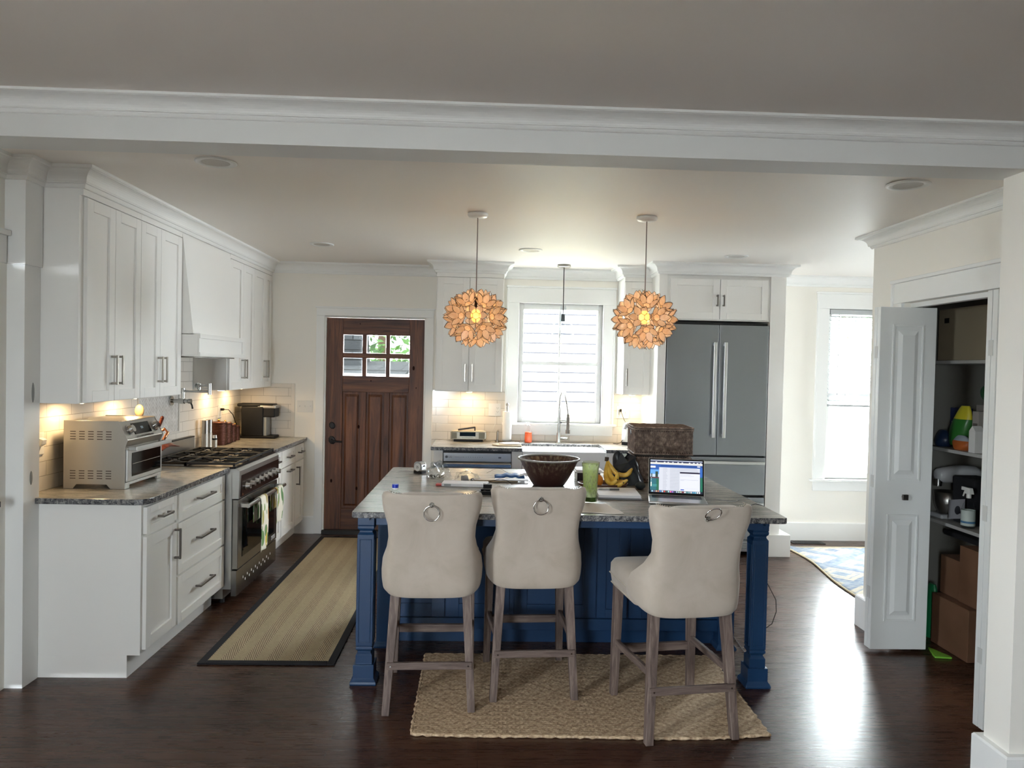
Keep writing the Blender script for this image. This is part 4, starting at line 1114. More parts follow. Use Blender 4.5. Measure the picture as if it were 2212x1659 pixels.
def pendant(label, x, y, zcn, zceil, spin):
    t = thing('pendant_light', label, 'pendant light', (x, y, zcn), 'shell flower pendants over the island')
    B = MB(); B.lathe([(0, zceil), (.062, zceil-.001), (.064, zceil-.012), (.055, zceil-.024), (.012, zceil-.028), (0, zceil-.028)], (x, y, 0)); B.build('canopy', WHITEP, t)
    B = MB(); B.cyl((x, y, zceil-.02), (x, y, zcn+.15), .0034, n=8); B.build('cord', mat('taupe_cord', '8d7f78', .6), t)
    B = MB(); B.cyl((x, y, zcn+.15), (x, y, zcn+.055), .009, n=12)
    for k in range(3): a = 2*PI*k/3; B.tube([(x, y, zcn+.15), (x+.12*math.cos(a), y+.12*math.sin(a), zcn+.10)], .0015, 5)
    B.build('socket', WIRE, t)
    B = MB(); B.ball((x, y, zcn+.015), .031, .031, .042, 16, 12); B.build('bulb', emis('bulb_glow', (1, .50, .08), 6), t)
    l = light('bulb_lamp', 'POINT', (0, 0, .015), 7, (1, .66, .34), .034); l.parent = t
    rx, rz = .146, .128
    dirs = ico_dirs(); d0 = dirs[12]; near = sorted(dirs[12:], key=lambda q: -q.dot(d0))[1]
    ex = (near-d0*near.dot(d0)).normalized(); ez = d0.cross(ex)
    A = Matrix((ex, d0, ez)); tgt = Vector((.02+spin, -1, .04)).normalized(); tx = Vector((1, 0, 0)); tx = (tx-tgt*tx.dot(tgt)).normalized(); tz = tgt.cross(tx)
    rotm = Matrix((tx, tgt, tz)).transposed() @ A
    for d in dirs:
        d = rotm @ d
        p = Vector((d.x*rx, d.y*rx, d.z*rz)); nrm = Vector((d.x/rx, d.y/rx, d.z/rz)).normalized()
        q = nrm.to_track_quat('Z', 'Y')
        f = bpy.data.objects.new('shell_flower', FS); COL.objects.link(f); f.parent = t
        f.matrix_local = Matrix.Translation(p) @ q.to_matrix().to_4x4()
        w_ = bpy.data.objects.new('wire_outline', FW_); COL.objects.link(w_); w_.parent = f
    return t
pendant('shell flower pendant lamp on the left, in front of the wall cabinet', -.068, 4.55, 1.915, zc(-.068, 4.55)-.001, 0)
pendant('shell flower pendant lamp on the right, in front of the fridge edge', .965, 4.48, 1.925, zc(.965, 4.48)-.001, .30)
# clear glass pendant over the sink
t = thing('glass_pendant', 'clear glass bell pendant lamp hanging in front of the sink window', 'pendant light', (.695, 6.70, 1.92))
zt = zc(.695, 6.70)-.001
B = MB(); B.lathe([(0, zt), (.06, zt-.001), (.062, zt-.014), (.05, zt-.022), (0, zt-.023)], (.695, 6.70, 0)); B.build('canopy', NICKEL, t)
B = MB(); B.cyl((.695, 6.70, zt-.02), (.695, 6.70, 2.10), .004, n=8); B.build('rod', BLACKM, t)
B = MB(); B.cyl((.695, 6.70, 2.112), (.695, 6.70, 2.045), .018, .021); B.build('socket', mat('grey_metal', '5d6468', .4, .8), t)
B = MB(); pr_ = [(.024, 2.19), (.027, 2.18), (.030, 2.13), (.040, 2.09), (.066, 2.045), (.094, 2.005), (.106, 1.965), (.102, 1.935), (.086, 1.912)]
B.lathe(pr_, (.695, 6.70, 0), 40); B.build('glass_shade', THIN, t)
B = MB(); B.ball((.695, 6.70, 1.995), .026, .026, .038); B.build('bulb', THIN, t)

# recessed ceiling cans
def can(label, x, y):
    z = zc(x, y)-.0005
    t = thing('recessed_light', label, 'ceiling light', (x, y, z), 'recessed ceiling lights')
    B = MB(); B.lathe([(.094, z), (.096, z-.004), (.088, z-.008), (.066, z-.005), (.063, z+.001)], (x, y, 0), 36); B.build('trim_ring', WHITEP, t)
    B = MB(); B.lathe([(.064, z-.004), (.058, z-.0028), (0, z-.0022)], (x, y, 0), 30); B.build('lens', mat('off_lens', 'c4c0ba', .6), t)
can('round recessed ceiling light just behind the beam at the left', -1.30, 3.56)
can('round recessed ceiling light ahead of the range hood', -1.317, 5.89)
can('round recessed ceiling light between the two shell pendants, farther back', .34, 5.90)
can('round recessed ceiling light in front of the fridge cabinet', 2.0, 5.88)
can('round recessed ceiling light just behind the beam at the right', 1.95, 3.38)

# ---------------------------------------------------------------- things on the island
IZ = .9125
bw_ = thing('serving_bowl', 'large brown glazed bowl with a grey rim in the middle of the island', 'bowl', (.392, 4.40, IZ))
B = MB(); B.lathe([(0, 0), (.088, 0), (.094, .004), (.112, .03), (.135, .07), (.158, .115), (.178, .158), (.182, .158), (.174, .152), (.150, .105), (.125, .06), (.10, .028), (.06, .014), (0, .012)], (.392, 4.40, IZ), 56)
B.build('bowl', BOWLM, bw_)
B = MB(); n = 56; B.tube([(.392+.183*math.cos(2*PI*k/n), 4.40+.183*math.sin(2*PI*k/n), IZ+.160) for k in range(n)], .0055, 8, closed=True); B.build('rim', RIMG, bw_, label='grey glazed rim')
# smoothie tumbler
g = thing('glass_tumbler', 'tall ribbed glass smeared with green smoothie, beside the notebook', 'glass', (.563, 3.84, IZ))
def rb(prof, n=48, amp=.0012):
    B = MB(); v = []; 
    for r, z in prof: v += [(.563+(r+amp*math.cos(8*2*PI*i/n))*math.cos(2*PI*i/n), 3.84+(r+amp*math.cos(8*2*PI*i/n))*math.sin(2*PI*i/n), IZ+z) for i in range(n)]
    B.add(v, [(k*n+i, k*n+(i+1) % n, (k+1)*n+(i+1) % n, (k+1)*n+i) for k in range(len(prof)-1) for i in range(n)], True); return B
def mk_smear():
    m = mat('smoothie_film', 'b9c489', .35); N, L, b = NT(m); out = [n for n in N if n.type == 'OUTPUT_MATERIAL'][0]
    f = nz(m, coord(m, scale=(1, 1, .45)), 75, 5, .7)
    g_ = ramp(m, f, [(.35, 'a4b375'), (.5, 'd3dcb4'), (.7, 'f2f5e4')])
    tr = N.new('ShaderNodeBsdfTranslucent'); df = N.new('ShaderNodeBsdfDiffuse'); L.new(g_, tr.inputs[0]); L.new(g_, df.inputs[0])
    tp = N.new('ShaderNodeBsdfTransparent'); x = N.new('ShaderNodeMixShader'); y = N.new('ShaderNodeMixShader')
    x.inputs[0].default_value = .5; L.new(tr.outputs[0], x.inputs[1]); L.new(df.outputs[0], x.inputs[2])
    L.new(ramp(m, f, [(.42, (.1, .1, .1)), (.66, (.75, .75, .75))]), y.inputs[0]); L.new(x.outputs[0], y.inputs[1]); L.new(tp.outputs[0], y.inputs[2])
    N.remove(b); L.new(y.outputs[0], out.inputs[0]); return m
rb([(.033, .0), (.035, .004), (.0385, .10), (.0435, .19), (.046, .196), (.0462, .214), (.0445, .216), (.0443, .200), (.0415, .19), (.0365, .10), (.033, .01)]).build('glass_wall', GREENG, g)
rb([(.0345, .032), (.0362, .10), (.0412, .188), (.044, .205)]).build('smoothie_film', mk_smear(), g)
B = rb([(.0328, .008), (.0343, .034)]); B.lathe([(.0343, .034), (0, .034)], (.563, 3.84, IZ), 48); B.build('smoothie', GREENS, g)
# napkin
B = MB()
def fn(u, v):
    x = .455+.235*u-.04*(1-v)*0+.02*v-.07*u*v; y = 3.545+.255*v+.012*math.sin(u*6)
    return (x, y, IZ+.0012+.004*abs(math.sin(u*5+v*2))*(.3+v)*(1-.6*v)+.002*math.sin(v*8))
B.grid(fn, 24, 24); B.build('napkin', NAPK, label='crumpled cream paper napkin lying under the green glass', cat='napkin', solid=.0012, off=1)
# notebook + pen
nb = thing('notebook', 'closed white spiral notebook lying flat between the green glass and the laptop', 'notebook', (.75, 4.07, IZ))
Mn = T(.75, 4.07, IZ) @ rotz(R(-4))
B = MB(); B.M = Mn; B.box(-.118, .118, -.135, .135, .001, .010); B.build('back_cover', mat('grey_card', '7c7a7e', .6), nb, bevel=.001)
B = MB(); B.M = Mn
for k in range(5): B.box(-.116+.0015*(k % 2), .115-.002*(k % 3), -.133, .132, .010+k*.0028, .0124+k*.0028)
B.build('pages', PAPER, nb)
B = MB(); B.M = Mn
for k in range(24):
    y = -.125+k*.0108; B.tube([(-.119+.007*math.cos(a*PI/4), y, .012+.010*math.sin(a*PI/4)) for a in range(8)], .0008, 4, closed=True)
B.build('spiral_wire', NICKEL, nb, kind='stuff')
pn = thing('pen', 'grey ballpoint pen lying on the white notebook', 'pen', (.70, 4.10, IZ+.025))
B = MB(); z = IZ+.0295; B.cyl((.655, 4.095, z), (.71, 4.098, z), .0036, n=10); B.cyl((.64, 4.094, z), (.655, 4.095, z), .001, .0036, n=10); B.build('barrel', GREY, pn)
B = MB(); B.cyl((.71, 4.098, z), (.765, 4.101, z), .0052, n=12); B.build('cap', mat('dark_grey_plastic', '57575a', .4), pn)

# laptop
lp = thing('laptop', 'open silver laptop with an email page on its screen', 'laptop', (1.05, 3.93, IZ))
Ml = T(1.035, 3.865, IZ) @ rotz(R(-11.5))
B = MB(); B.M = Ml; B.box(-.152, .152, -.07, .142, .002, .015); B.build('base', ALUM, lp, bevel=.004)
B = MB(); B.M = Ml; B.box(-.132, .132, .052, .130, .0150, .0156); B.build('keyboard_well', KEYS, lp)
B = MB(); B.M = Ml
for r_ in range(5):
    for c in range(14):
        x = -.130+c*.0187; y = .055+r_*.0150
        B.box(x, x+.0160, y, y+.0125, .0156, .0166)
B.build('key', mat('key_black', '232328', .45), lp, kind='stuff')
B = MB(); B.M = Ml; B.box(-.055, .055, -.062, .040, .0149, .0153); B.build('trackpad', mat('trackpad', 'a3a2a1', .3, .6), lp)
Ms = Ml @ T(0, .142, .016) @ Matrix.Rotation(R(-17), 4, 'X') @ Matrix.Rotation(R(0), 4, 'X')
B = MB(); B.M = Ms; B.box(-.152, .152, -.001, .005, 0, .205); lid = B.build('lid', ALUM, lp, bevel=.003)
B = MB(); B.M = Ms; B.box(-.149, .149, -.002, -.0008, .003, .202); B.build('bezel', BLACKG, lid)
# picture on the screen: u 0..1, v 0..1
sc_m = []; B = MB(); B.M = Ms; lay = [0]
SW, SH, SX, SZ = .284, .182, -.142, .013
def q(u0, v0, u1, v1, c, s=1.0):
    key = 'screen_'+c
    m = emis(key, c, s*.55)
    if m not in sc_m: sc_m.append(m)
    B.cur = sc_m.index(m); lay[0] += 1
    y = -.0021-lay[0]*.000004
    a, b_, c_, d_ = (SX+u0*SW, y, SZ+(1-v1)*SH), (SX+u1*SW, y, SZ+(1-v1)*SH), (SX+u1*SW, y, SZ+(1-v0)*SH), (SX+u0*SW, y, SZ+(1-v0)*SH)
    B.add([a, b_, c_, d_], [(0, 1, 2, 3)])
random.seed(5)
q(0, 0, 1, 1, '1b3550'); q(0, 0, 1, .025, 'b8c0d0'); q(0, .025, 1, .085, '1a2146')
for u in (.1, .26, .33, .42, .52, .60, .74, .82, .89, .95): q(u, .05, u+.03, .085, 'cfd3dc')
q(0, .075, 1, .135, 'd6d4cc'); q(0, .135, 1, .50, '2353a0'); q(.2, .15, 1, .20, '1d4488')
q(0, .30, .17, .44, '5c9ad6'); q(0, .44, .17, .55, 'b9cbe0'); q(0, .53, .17, .57, '5a2530'); q(0, .57, .17, .93, '1f6470'); q(.12, .58, .17, .93, '186044')
q(.10, .36, .15, .53, '173626'); q(.02, .42, .04, .55, '1a3a34'); q(.96, .5, 1, .93, '176a50'); q(.94, .2, 1, .48, '2b5fae')
q(.005, .19, .10, .245, 'f0f2f4'); q(.9, .155, .955, .185, 'e4e8ee')
for k in range(4): q(.015, .56+k*.06, .03, .58+k*.06, 'e8eaee')
q(.012, .70, .03, .82, 'e8e6d0'); q(.04, .76, .13, .775, '4fa8a0'); q(.04, .80, .13, .815, '4fa8a0')
q(.17, .225, .95, .93, 'c9ccd6')
for k in range(15):
    v = .25+k*.045
    q(.245, v, .245+random.uniform(.06, .09), v+.010, '9aa0ab'); q(.38, v, .56 if v > .36 else random.uniform(.8, .93), v+.010, '8f96a3')
q(.57, .36, .95, .93, 'd6d8e2'); q(.57, .35, .95, .395, '231a33'); q(.58, .43, .78, .437, 'a4a8b4'); q(.58, .47, .84, .477, 'a4a8b4'); q(.58, .58, .92, .587, '9da2b0'); q(.58, .60, .65, .607, '9da2b0')
q(.585, .875, .65, .905, '2447b0')
for k in range(14): q(.67+k*.018, .845, .675+k*.018, .855, '9da2b0')
q(0, .93, 1, 1, '121b30')
for k, c in enumerate(['9fd0e4', '70708a', 'd0b090', 'c07050', '3f7fc8', 'bcd4f0', 'd05040', '405048', '9ad0d0', 'e878b0', '9a70d0', '404858', 'a0b0c0', 'b0c8b8', 'c0c0a8', '803040', 'e8e8e8', '68a0a0', '90b8c0', 'd0d0d8', '60b0d8', '78c0e0', 'd8e0e8', 'e8e8e8']):
    u = .03+k*.039; q(u, .942, u+.028, .985, c)
B.build('display', sc_m, lid, label='screen with a white message list over blue lake wallpaper')
# cables and charger
B = MB(); B.tube([(1.215, 4.02, IZ+.004), (1.25, 4.03, IZ+.002), (1.30, 3.98, IZ+.002), (1.33, 3.93, IZ+.002), (1.37, 3.93, IZ+.002), (1.395, 3.96, IZ+.003)], .0014, 6); B.ball((1.398, 3.962, IZ+.004), .004, n=8, m=6)
B.build('laptop_cable', mat('pale_cord', '8f9194', .5), label='thin pale cable running from the laptop across the island top', cat='cable')
ch = thing('charging_cord', 'black cord with a plug trailing over the right edge of the island', 'cord', (1.40, 3.72, IZ))
B = MB(); B.tube([(1.345, 3.69, IZ+.006), (1.37, 3.72, IZ+.012), (1.40, 3.77, IZ+.014), (1.435, 3.81, IZ+.012), (1.47, 3.83, IZ+.004), (1.49, 3.84, IZ-.004), (1.493, 3.85, .84), (1.49, 3.90, .70), (1.492, 3.90, .56), (1.525, 3.86, .50), (1.555, 3.80, .42), (1.555, 3.79, .36), (1.53, 3.78, .30), (1.497, 3.78, .275), (1.487, 3.79, .2), (1.49, 3.83, .05), (1.50, 3.86, .006), (1.56, 4.6, .004), (1.66, 5.6, .004), (1.72, 6.2, .004)], .0022, 6); B.build('cord', BLACKP, ch)
B = MB(); B.cyl((1.345, 3.69, IZ+.008), (1.318, 3.66, IZ+.008), .009, .006, n=10); B.cyl((1.318, 3.66, IZ+.008), (1.306, 3.645, IZ+.008), .003); B.build('plug', BLACKP, ch)

# baskets
WICK = mat('dark_wicker', '4a3b30', .75); setc(WICK, ramp(WICK, nz(WICK, coord(WICK), 45, 3), [(.3, '4a3a2f'), (.55, '77655a'), (.75, 'a08e80')]))
WICKI = mat('wicker_shadow_core', '2e241d', .9)
def basket(label, cx, cy, z0, w, dp, h, rot, grp, top=True, hole=True):
    t = thing('wicker_basket', label, 'basket', (cx, cy, z0), grp)
    M = T(cx, cy, z0) @ rotz(R(rot)); hw, hd = w/2, dp/2
    B = MB(); B.M = M
    B.box(-hw+.006, hw-.006, -hd+.006, hd-.006, .002, h-.018)
    B.build('core', WICKI, t)
    B = MB(); B.M = M; rnd = random.Random(7)
    rows = int((h-.03)/.0125)
    for (ux, uy, nx_, ny_, ln) in ((1, 0, 0, -1, w), (0, 1, -1, 0, dp), (1, 0, 0, 1, w), (0, 1, 1, 0, dp)):
        n = int(ln/.0072)
        for c in range(n):
            for r_ in range(0, rows, 2):
                rr = r_+(c % 2)
                if rr >= rows: continue
                u = -ln/2+(c+.5)*ln/n; zz_ = .016+(rr+.5)*.0125+rnd.uniform(-.001, .001)
                px, py = ux*u+nx_*(hw-.002 if nx_ else 0), uy*u+ny_*(hd-.002 if ny_ else 0)
                if hole and nx_ == -1 and abs(u) < .022 and zz_ > h-.065: continue
                tw = .0016*rnd.uniform(-1, 1)
                # short strand as a stretched six-sided bead
                hh = .018; r0 = .0037; P_ = []
                for (k, s_) in ((-1, .25), (-.5, 1), (.5, 1), (1, .25)):
                    for a in range(5):
                        an = 2*PI*a/5; da, db = math.cos(an)*r0*s_, math.sin(an)*r0*s_*1.1
                        P_.append((px+ux*(da+tw*k)+abs(nx_)*db, py+uy*(da+tw*k)+abs(ny_)*db, zz_+k*hh))
                B.add(P_, [(k*5+a, k*5+(a+1) % 5, (k+1)*5+(a+1) % 5, (k+1)*5+a) for k in range(3) for a in range(5)], True)
    B.build('weave', WICK, t)
    B = MB(); B.M = M
    def loop(z, r, e=.0):
        pts = []
        for (sx, sy) in ((-1, -1), (1, -1), (1, 1), (-1, 1)):
            nxt = {(-1, -1): (1, -1), (1, -1): (1, 1), (1, 1): (-1, 1), (-1, 1): (-1, -1)}[(sx, sy)]
            for k in range(14):
                f_ = k/14; x = sx+(nxt[0]-sx)*f_; y = sy+(nxt[1]-sy)*f_
                pts.append((x*(hw+e), y*(hd+e), z+.0012*math.sin(k*2.1)))
        B.tube(pts, r, 6, closed=True)
    loop(.008, .006); loop(h-.016, .0055, .001)
    if top: loop(h-.003, .006, .002)
    B.build('rim', WICK, t)
    if top:
        B = MB(); B.M = M; nr = int(dp/.010)
        B.box(-hw+.004, hw-.004, -hd+.004, hd-.004, h-.014, h-.004)
        for r_ in range(nr):
            y = -hd+(r_+.5)*dp/nr; B.tube([(-hw+.004+w*.985*k/24, y+.0012*math.sin(k*1.3+r_), h-.003+.0016*math.sin(k*2.6+r_*PI)) for k in range(25)], .0050, 5)
        B.build('lid', WICK, t)
    if hole:
        B = MB(); B.M = M; B.box(-hw-.003, -hw+.007, -.022, .022, h-.062, h-.028); B.build('hand_hole', BLACKP, t)
    return t
G_ = 'stacked wicker baskets on the island'
basket('brown wicker basket at the bottom of the stack behind the laptop', 1.125, 4.685, IZ+.001, .352, .27, .170, -2.5, G_, False, False)
basket('brown lidded wicker basket stacked on top, behind the laptop', 1.130, 4.70, IZ+.172, .365, .29, .176, -3, G_, True, True)

# fruit tray
tr = thing('fruit_tray', 'brown oval wooden tray holding the bananas and the orange', 'tray', (.71, 4.33, IZ))
B = MB(); B.lathe([(0, 0), (.80, 0), (.93, .012), (1.0, .030), (.97, .031), (.90, .016), (.78, .008), (0, .008)], (0, 0, 0), 48)
B.v = [(.71+.150*p[0], 4.33+.105*p[1], IZ+.0005+p[2]) for p in B.v]
B.build('tray', TRAYW, tr)
og = thing('orange', 'orange sitting on the wooden tray beside the bananas', 'orange', (.672, 4.285, IZ+.012))
MB().ball((.666, 4.285, IZ+.050), .038, n=28, m=18).build('fruit', ORANGE, og)
B = MB(); B.cyl((.666, 4.285, IZ+.087), (.666, 4.285, IZ+.090), .003, n=8); B.build('stem_end', BANT, og)
bn = thing('banana_bunch', 'bunch of ripe yellow bananas on the wooden tray', 'bananas', (.76, 4.33, IZ+.012))
stem = Vector((.735, 4.345, 1.082))
def banana(pts, r=.0175):
    # quadratic-ish spline through pts
    P_ = []; pts = [Vector(p) for p in pts]
    def cr(p0, p1, p2, p3, t): return .5*((2*p1)+(-p0+p2)*t+(2*p0-5*p1+4*p2-p3)*t*t+(-p0+3*p1-3*p2+p3)*t**3)
    ext = [pts[0]*2-pts[1]]+pts+[pts[-1]*2-pts[-2]]
    for i in range(len(pts)-1):
        for k in range(7): P_.append(cr(*ext[i:i+4], k/7))
    P_.append(pts[-1]); n = len(P_); rr = []
    for i in range(n):
        t = i/(n-1)
        rr.append(r*(.34+.66*min(1, (t/.28))**1.3) if t < .28 else r*(1-.62*max(0, (t-.80)/.20)**2.2))
    B = MB(); B.tube(P_, rr, 5); o = B.build('banana', BANANA, bn, subsurf=2)
    B = MB(); d_ = (P_[-1]-P_[-2]).normalized(); B.cyl(P_[-1]-d_*.003, P_[-1]+d_*.005, rr[-1]*.72, rr[-1]*.5, n=8); B.build('blossom_end', BANT, o)
s0 = stem
banana([s0, (.75, 4.335, 1.045), (.79, 4.32, 1.000), (.845, 4.31, .995), (.878, 4.30, 1.035)])
banana([s0, (.738, 4.325, 1.035), (.752, 4.295, .985), (.775, 4.27, .972), (.783, 4.245, 1.02)], .018)
banana([s0, (.728, 4.325, 1.03), (.722, 4.29, .975), (.745, 4.25, .95), (.775, 4.225, .977)], .018)
banana([s0, (.733, 4.33, 1.03), (.735, 4.30, .97), (.78, 4.255, .942), (.812, 4.235, .958)], .017)
banana([s0, (.742, 4.335, 1.04), (.76, 4.33, .98), (.80, 4.29, .946), (.845, 4.265, .972)], .017)
banana([s0, (.74, 4.35, 1.035), (.75, 4.36, .98), (.79, 4.35, .948), (.84, 4.33, .955)], .017)
B = MB(); B.cyl(s0-Vector((.004, 0, .012)), s0+Vector((-.002, 0, .012)), .012, .013, n=10); B.build('stem', BANT, bn)

# black bag
pb = thing('plastic_bag', 'crumpled black plastic bag standing behind the bananas', 'bag', (.86, 4.47, IZ))
B = MB()
def fn(u, v):
    a = u*2*PI; r_ = (.070*(1-v)**.5+.028)*(1+.16*noise.noise(Vector((math.cos(a)*2, math.sin(a)*2, v*3)))); z = IZ+.003+.165*v
    return (.885-.03*v+r_*1.05*math.cos(a)+.01*math.sin(7*a)*v, 4.47+r_*.55*math.sin(a)+.008*math.sin(5*a+v*6), z+.03*v*math.sin(2*a+.9)-.014*v*math.cos(3*a))
B.grid(fn, 40, 16, closeu=True); B.build('sack', POUCH, pb)
B = MB()
B.add([(.795, 4.43, 1.03), (.83, 4.40, 1.00), (.905, 4.42, 1.01), (.93, 4.45, 1.085), (.90, 4.46, 1.10), (.875, 4.42, 1.055), (.832, 4.42, 1.115)], [(0, 1, 5, 6), (1, 2, 5), (2, 3, 5), (3, 4, 5)])
B.build('flap', POUCH, pb, solid=.002)
B = MB(); B.ball((.925, 4.29, IZ+.022), .032, .028, .022, 14, 8)
B.v = [(p[0]+.004*noise.noise(Vector(p)*60), p[1], p[2]) for p in B.v]; B.build('knotted_bundle', mat('black_cloth', '1c2226', .8), label='small dark cloth bundle on the island in front of the black bag', cat='bundle')

# dark box with papers behind the glass
bxk = thing('storage_box', 'dark wooden box with white papers on top, behind the green glass', 'box', (.64, 4.62, IZ))
MB().box(.585, .73, 4.56, 4.72, IZ+.001, IZ+.055).build('box', mat('dark_lacquer', '24171a', .35), bxk, bevel=.004)
B = MB(); B.box(.57, .755, 4.545, 4.735, IZ+.056, IZ+.063); B.M = rotz(0); B.box(.58, .74, 4.57, 4.74, IZ+.0635, IZ+.070); B.build('papers', PAPER, bxk, bevel=.001)

# water bottle, hidden but for its cap
wb = thing('water_bottle', 'small plastic water bottle with a bright blue cap, behind the left stool', 'bottle', (-.445, 3.72, IZ))
B = MB(); B.lathe([(0, 0), (.026, 0), (.029, .006), (.029, .05), (.026, .058), (.014, .072), (.0135, .076)], (-.446, 3.74, IZ+.0005), 24); B.build('body', CLEAR, wb)
B = MB(); B.cyl((-.446, 3.74, IZ+.072), (-.446, 3.74, IZ+.080), .015, n=18); B.build('neck', WHITEP, wb)
B = MB(); B.cyl((-.446, 3.74, IZ+.080), (-.446, 3.74, IZ+.097), .0165, n=24); B.build('cap', BLUECAP, wb, bevel=.0015)

# tape measure
tm = thing('tape_measure', 'chrome and black tape measure standing on the left of the island', 'tape measure', (-.42, 4.79, IZ))
Mt = T(-.415, 4.80, IZ) @ rotz(R(-38))
def rr_prism(w, h, r, n=6):
    P_ = []
    for cx_, cz_, a0 in ((w-r, r, -90), (w-r, h-r, 0), (-w+r, h-r, 90), (-w+r, r, 180)):
        for k in range(n): a = R(a0+90*k/(n-1)); P_.append((cx_+r*math.cos(a), cz_+r*math.sin(a)))
    return P_
B = MB(); B.M = Mt; B.prism(rr_prism(.036, .078, .028), 'y', -.022, .022); B.build('case', mat('shell_chrome', 'b9bcbf', .15, 1.0), tm, bevel=.003)
B = MB(); B.M = Mt; B.box(-.034, .036, -.0235, .0235, .001, .020); B.prism([(.004, .076), (.028, .066), (.040, .05), (.038, .046), (.024, .058), (.004, .068)], 'y', -.012, .012); B.build('grip', BLACKP, tm, bevel=.002)
B = MB(); B.M = Mt; B.cyl((-.0, -.0225, .042), (-.0, -.0245, .042), .026, n=28); B.build('side_label', mat('tape_label', 'd0d2d3', .3, .5), tm)
text('lettering', '25', .022, BLACKP, tm, Mt @ T(0, -.0247, .042) @ Matrix.Rotation(R(90), 4, 'X'), .0003)

# plastic bags with hardware
FOIL = mk_glass('crinkled_clear_bag', (.86, .88, .89), 1.45)
def pbag(label, cx, cy, w, dd, h, seed, inner):
    t = thing('parts_bag', label, 'plastic bag', (cx, cy, IZ)); B = MB()
    def fn(u, v):
        a = u*2*PI; th = v*PI*.5; n_ = noise.noise(Vector((math.cos(a)*1.7+seed, math.sin(a)*1.7, v*2.5)))+.5*noise.noise(Vector((math.cos(a)*5+seed, math.sin(a)*5, v*6)))
        r_ = math.cos(th)*(1+.35*n_)
        return (cx+w*r_*math.cos(a), cy+dd*r_*math.sin(a), IZ+.002+h*math.sin(th)*(1+.5*n_)*1.0)
    B.grid(fn, 30, 12, smooth=False, closeu=True); B.build('film', FOIL, t)
    rnd = random.Random(seed)
    for k in range(inner):
        x, y = cx+rnd.uniform(-.5, .5)*w, cy+rnd.uniform(-.5, .5)*dd; B = MB()
        a = rnd.uniform(0, PI)
        if k % 2: B.cyl((x, y, IZ+.006), (x+.02*math.cos(a), y+.02*math.sin(a), IZ+.014), .006, .004, n=10)
        else: B.tube([(x+.011*math.cos(q_*PI/5), y+.006*math.sin(q_*PI/5), IZ+.012+.008*math.sin(q_*PI/5)) for q_ in range(10)], .003, 6, closed=True)
        B.build('bracket', PEWTER if k % 2 else NICKEL, t)
pbag('clear crumpled plastic bag of small metal fittings, beside the tape measure', -.285, 4.60, .085, .06, .085, 3, 7)
pbag('clear plastic bag with a white roll inside, in front of the folded blue cloth', -.10, 4.50, .085, .06, .055, 9, 3)
B = MB(); B.cyl((-.13, 4.485, IZ+.019), (-.10, 4.50, IZ+.019), .018, n=20); B.build('tape_roll', mat('grey_roll', 'a09a98', .6), label='grey-white roll of tape inside the low clear bag', cat='tape')
bk = thing('instruction_leaflet', 'white printed leaflet with a small grey logo box, behind the left stool', 'leaflet', (-.10, 4.34, IZ))
Mb = T(-.10, 4.34, IZ) @ rotz(R(-4))
B = MB(); B.M = Mb; B.box(-.14, .13, -.06, .06, .001, .018); B.build('booklet', PAPER, bk, bevel=.001)
B = MB(); B.M = Mb; B.box(-.125, -.085, -.0605, -.0601, .004, .015); B.build('logo_box', GREY, bk)
B = MB(); B.M = Mb; B.box(-.175, -.141, -.05, .0, .001, .010); B.build('red_tab', RED, bk)
# envelopes, folded cloth, trays
B = MB(); B.M = T(.06, 4.52, IZ) @ rotz(R(6)); B.box(-.15, .15, -.045, .045, .001, .006); B.box(-.13, .10, -.03, .05, .006, .012)
B.build('envelope_stack', KRAFT, label='tan padded envelopes lying flat behind the white leaflet', cat='envelopes', bevel=.002)
B = MB(); B.grid(lambda u, v: (.07+.19*u, 4.60+.10*v, IZ+.012+.012*math.sin(u*PI)+.006*math.sin(v*PI)+.003*math.sin(u*20)), 24, 10)
B.build('blue_cloth', BLUE, label='folded denim blue cloth lying left of the brown bowl', cat='cloth', solid=.012, off=-1)
B = MB(); B.M = T(.17, 4.50, IZ) @ rotz(R(-3)); B.box(-.10, .105, -.035, .035, .012, .017); B.build('paper_slip', PAPER, label='long white slip of paper lying in front of the blue cloth', cat='paper')
bt = thing('binder_clip_tray', 'small black tray with metal clips, between the left and middle stools', 'tray', (.045, 4.06, IZ))
B = MB(); B.box(-.02, .12, 4.02, 4.10, IZ+.0005, IZ+.006)
for q_ in ((-.02, -.014, 4.02, 4.10), (.114, .12, 4.02, 4.10), (-.014, .114, 4.02, 4.026), (-.014, .114, 4.094, 4.10)): B.box(*q_, IZ+.006, IZ+.020)
B.build('tray', BLACKP, bt, bevel=.001)
for k, (x, y, a) in enumerate(((.01, 4.05, .5), (.05, 4.07, 1.2), (.085, 4.05, .1))):
    B = MB(); B.M = T(x, y, IZ+.007) @ rotz(a); B.prism([(-.012, 0), (.012, 0), (0, .014)], 'y', -.012, .012); B.tube([(-.004, 0, .012), (-.014, .0, .026), (-.006, 0, .034), (-.001, 0, .014)], .001, 5); B.build('clip', PEWTER if k else BLACKM, bt)
B = MB(); B.tube([(.05, 4.28, IZ+.012), (.03, 4.30, IZ+.03), (.10, 4.32, IZ+.045), (.14, 4.33, IZ+.035), (.17, 4.34, IZ+.01)], .0018, 6); B.box(.0, .05, 4.245, 4.285, IZ+.001, IZ+.022)
B.build('small_adapter', BLACKP, label='small black adapter with a loop of wire beside the leaflet', cat='adapter')
B = MB(); B.tube([(.02+.22*k/14, 4.66-.02*math.sin(k), IZ+.03+.028*math.sin(PI*min(1, k/9))*(1 if k < 10 else .3)) for k in range(15)], .0009, 5)
B.build('loose_wire', BLACKP, label='thin black wire arched over the blue cloth', cat='wire')
wr = MB()
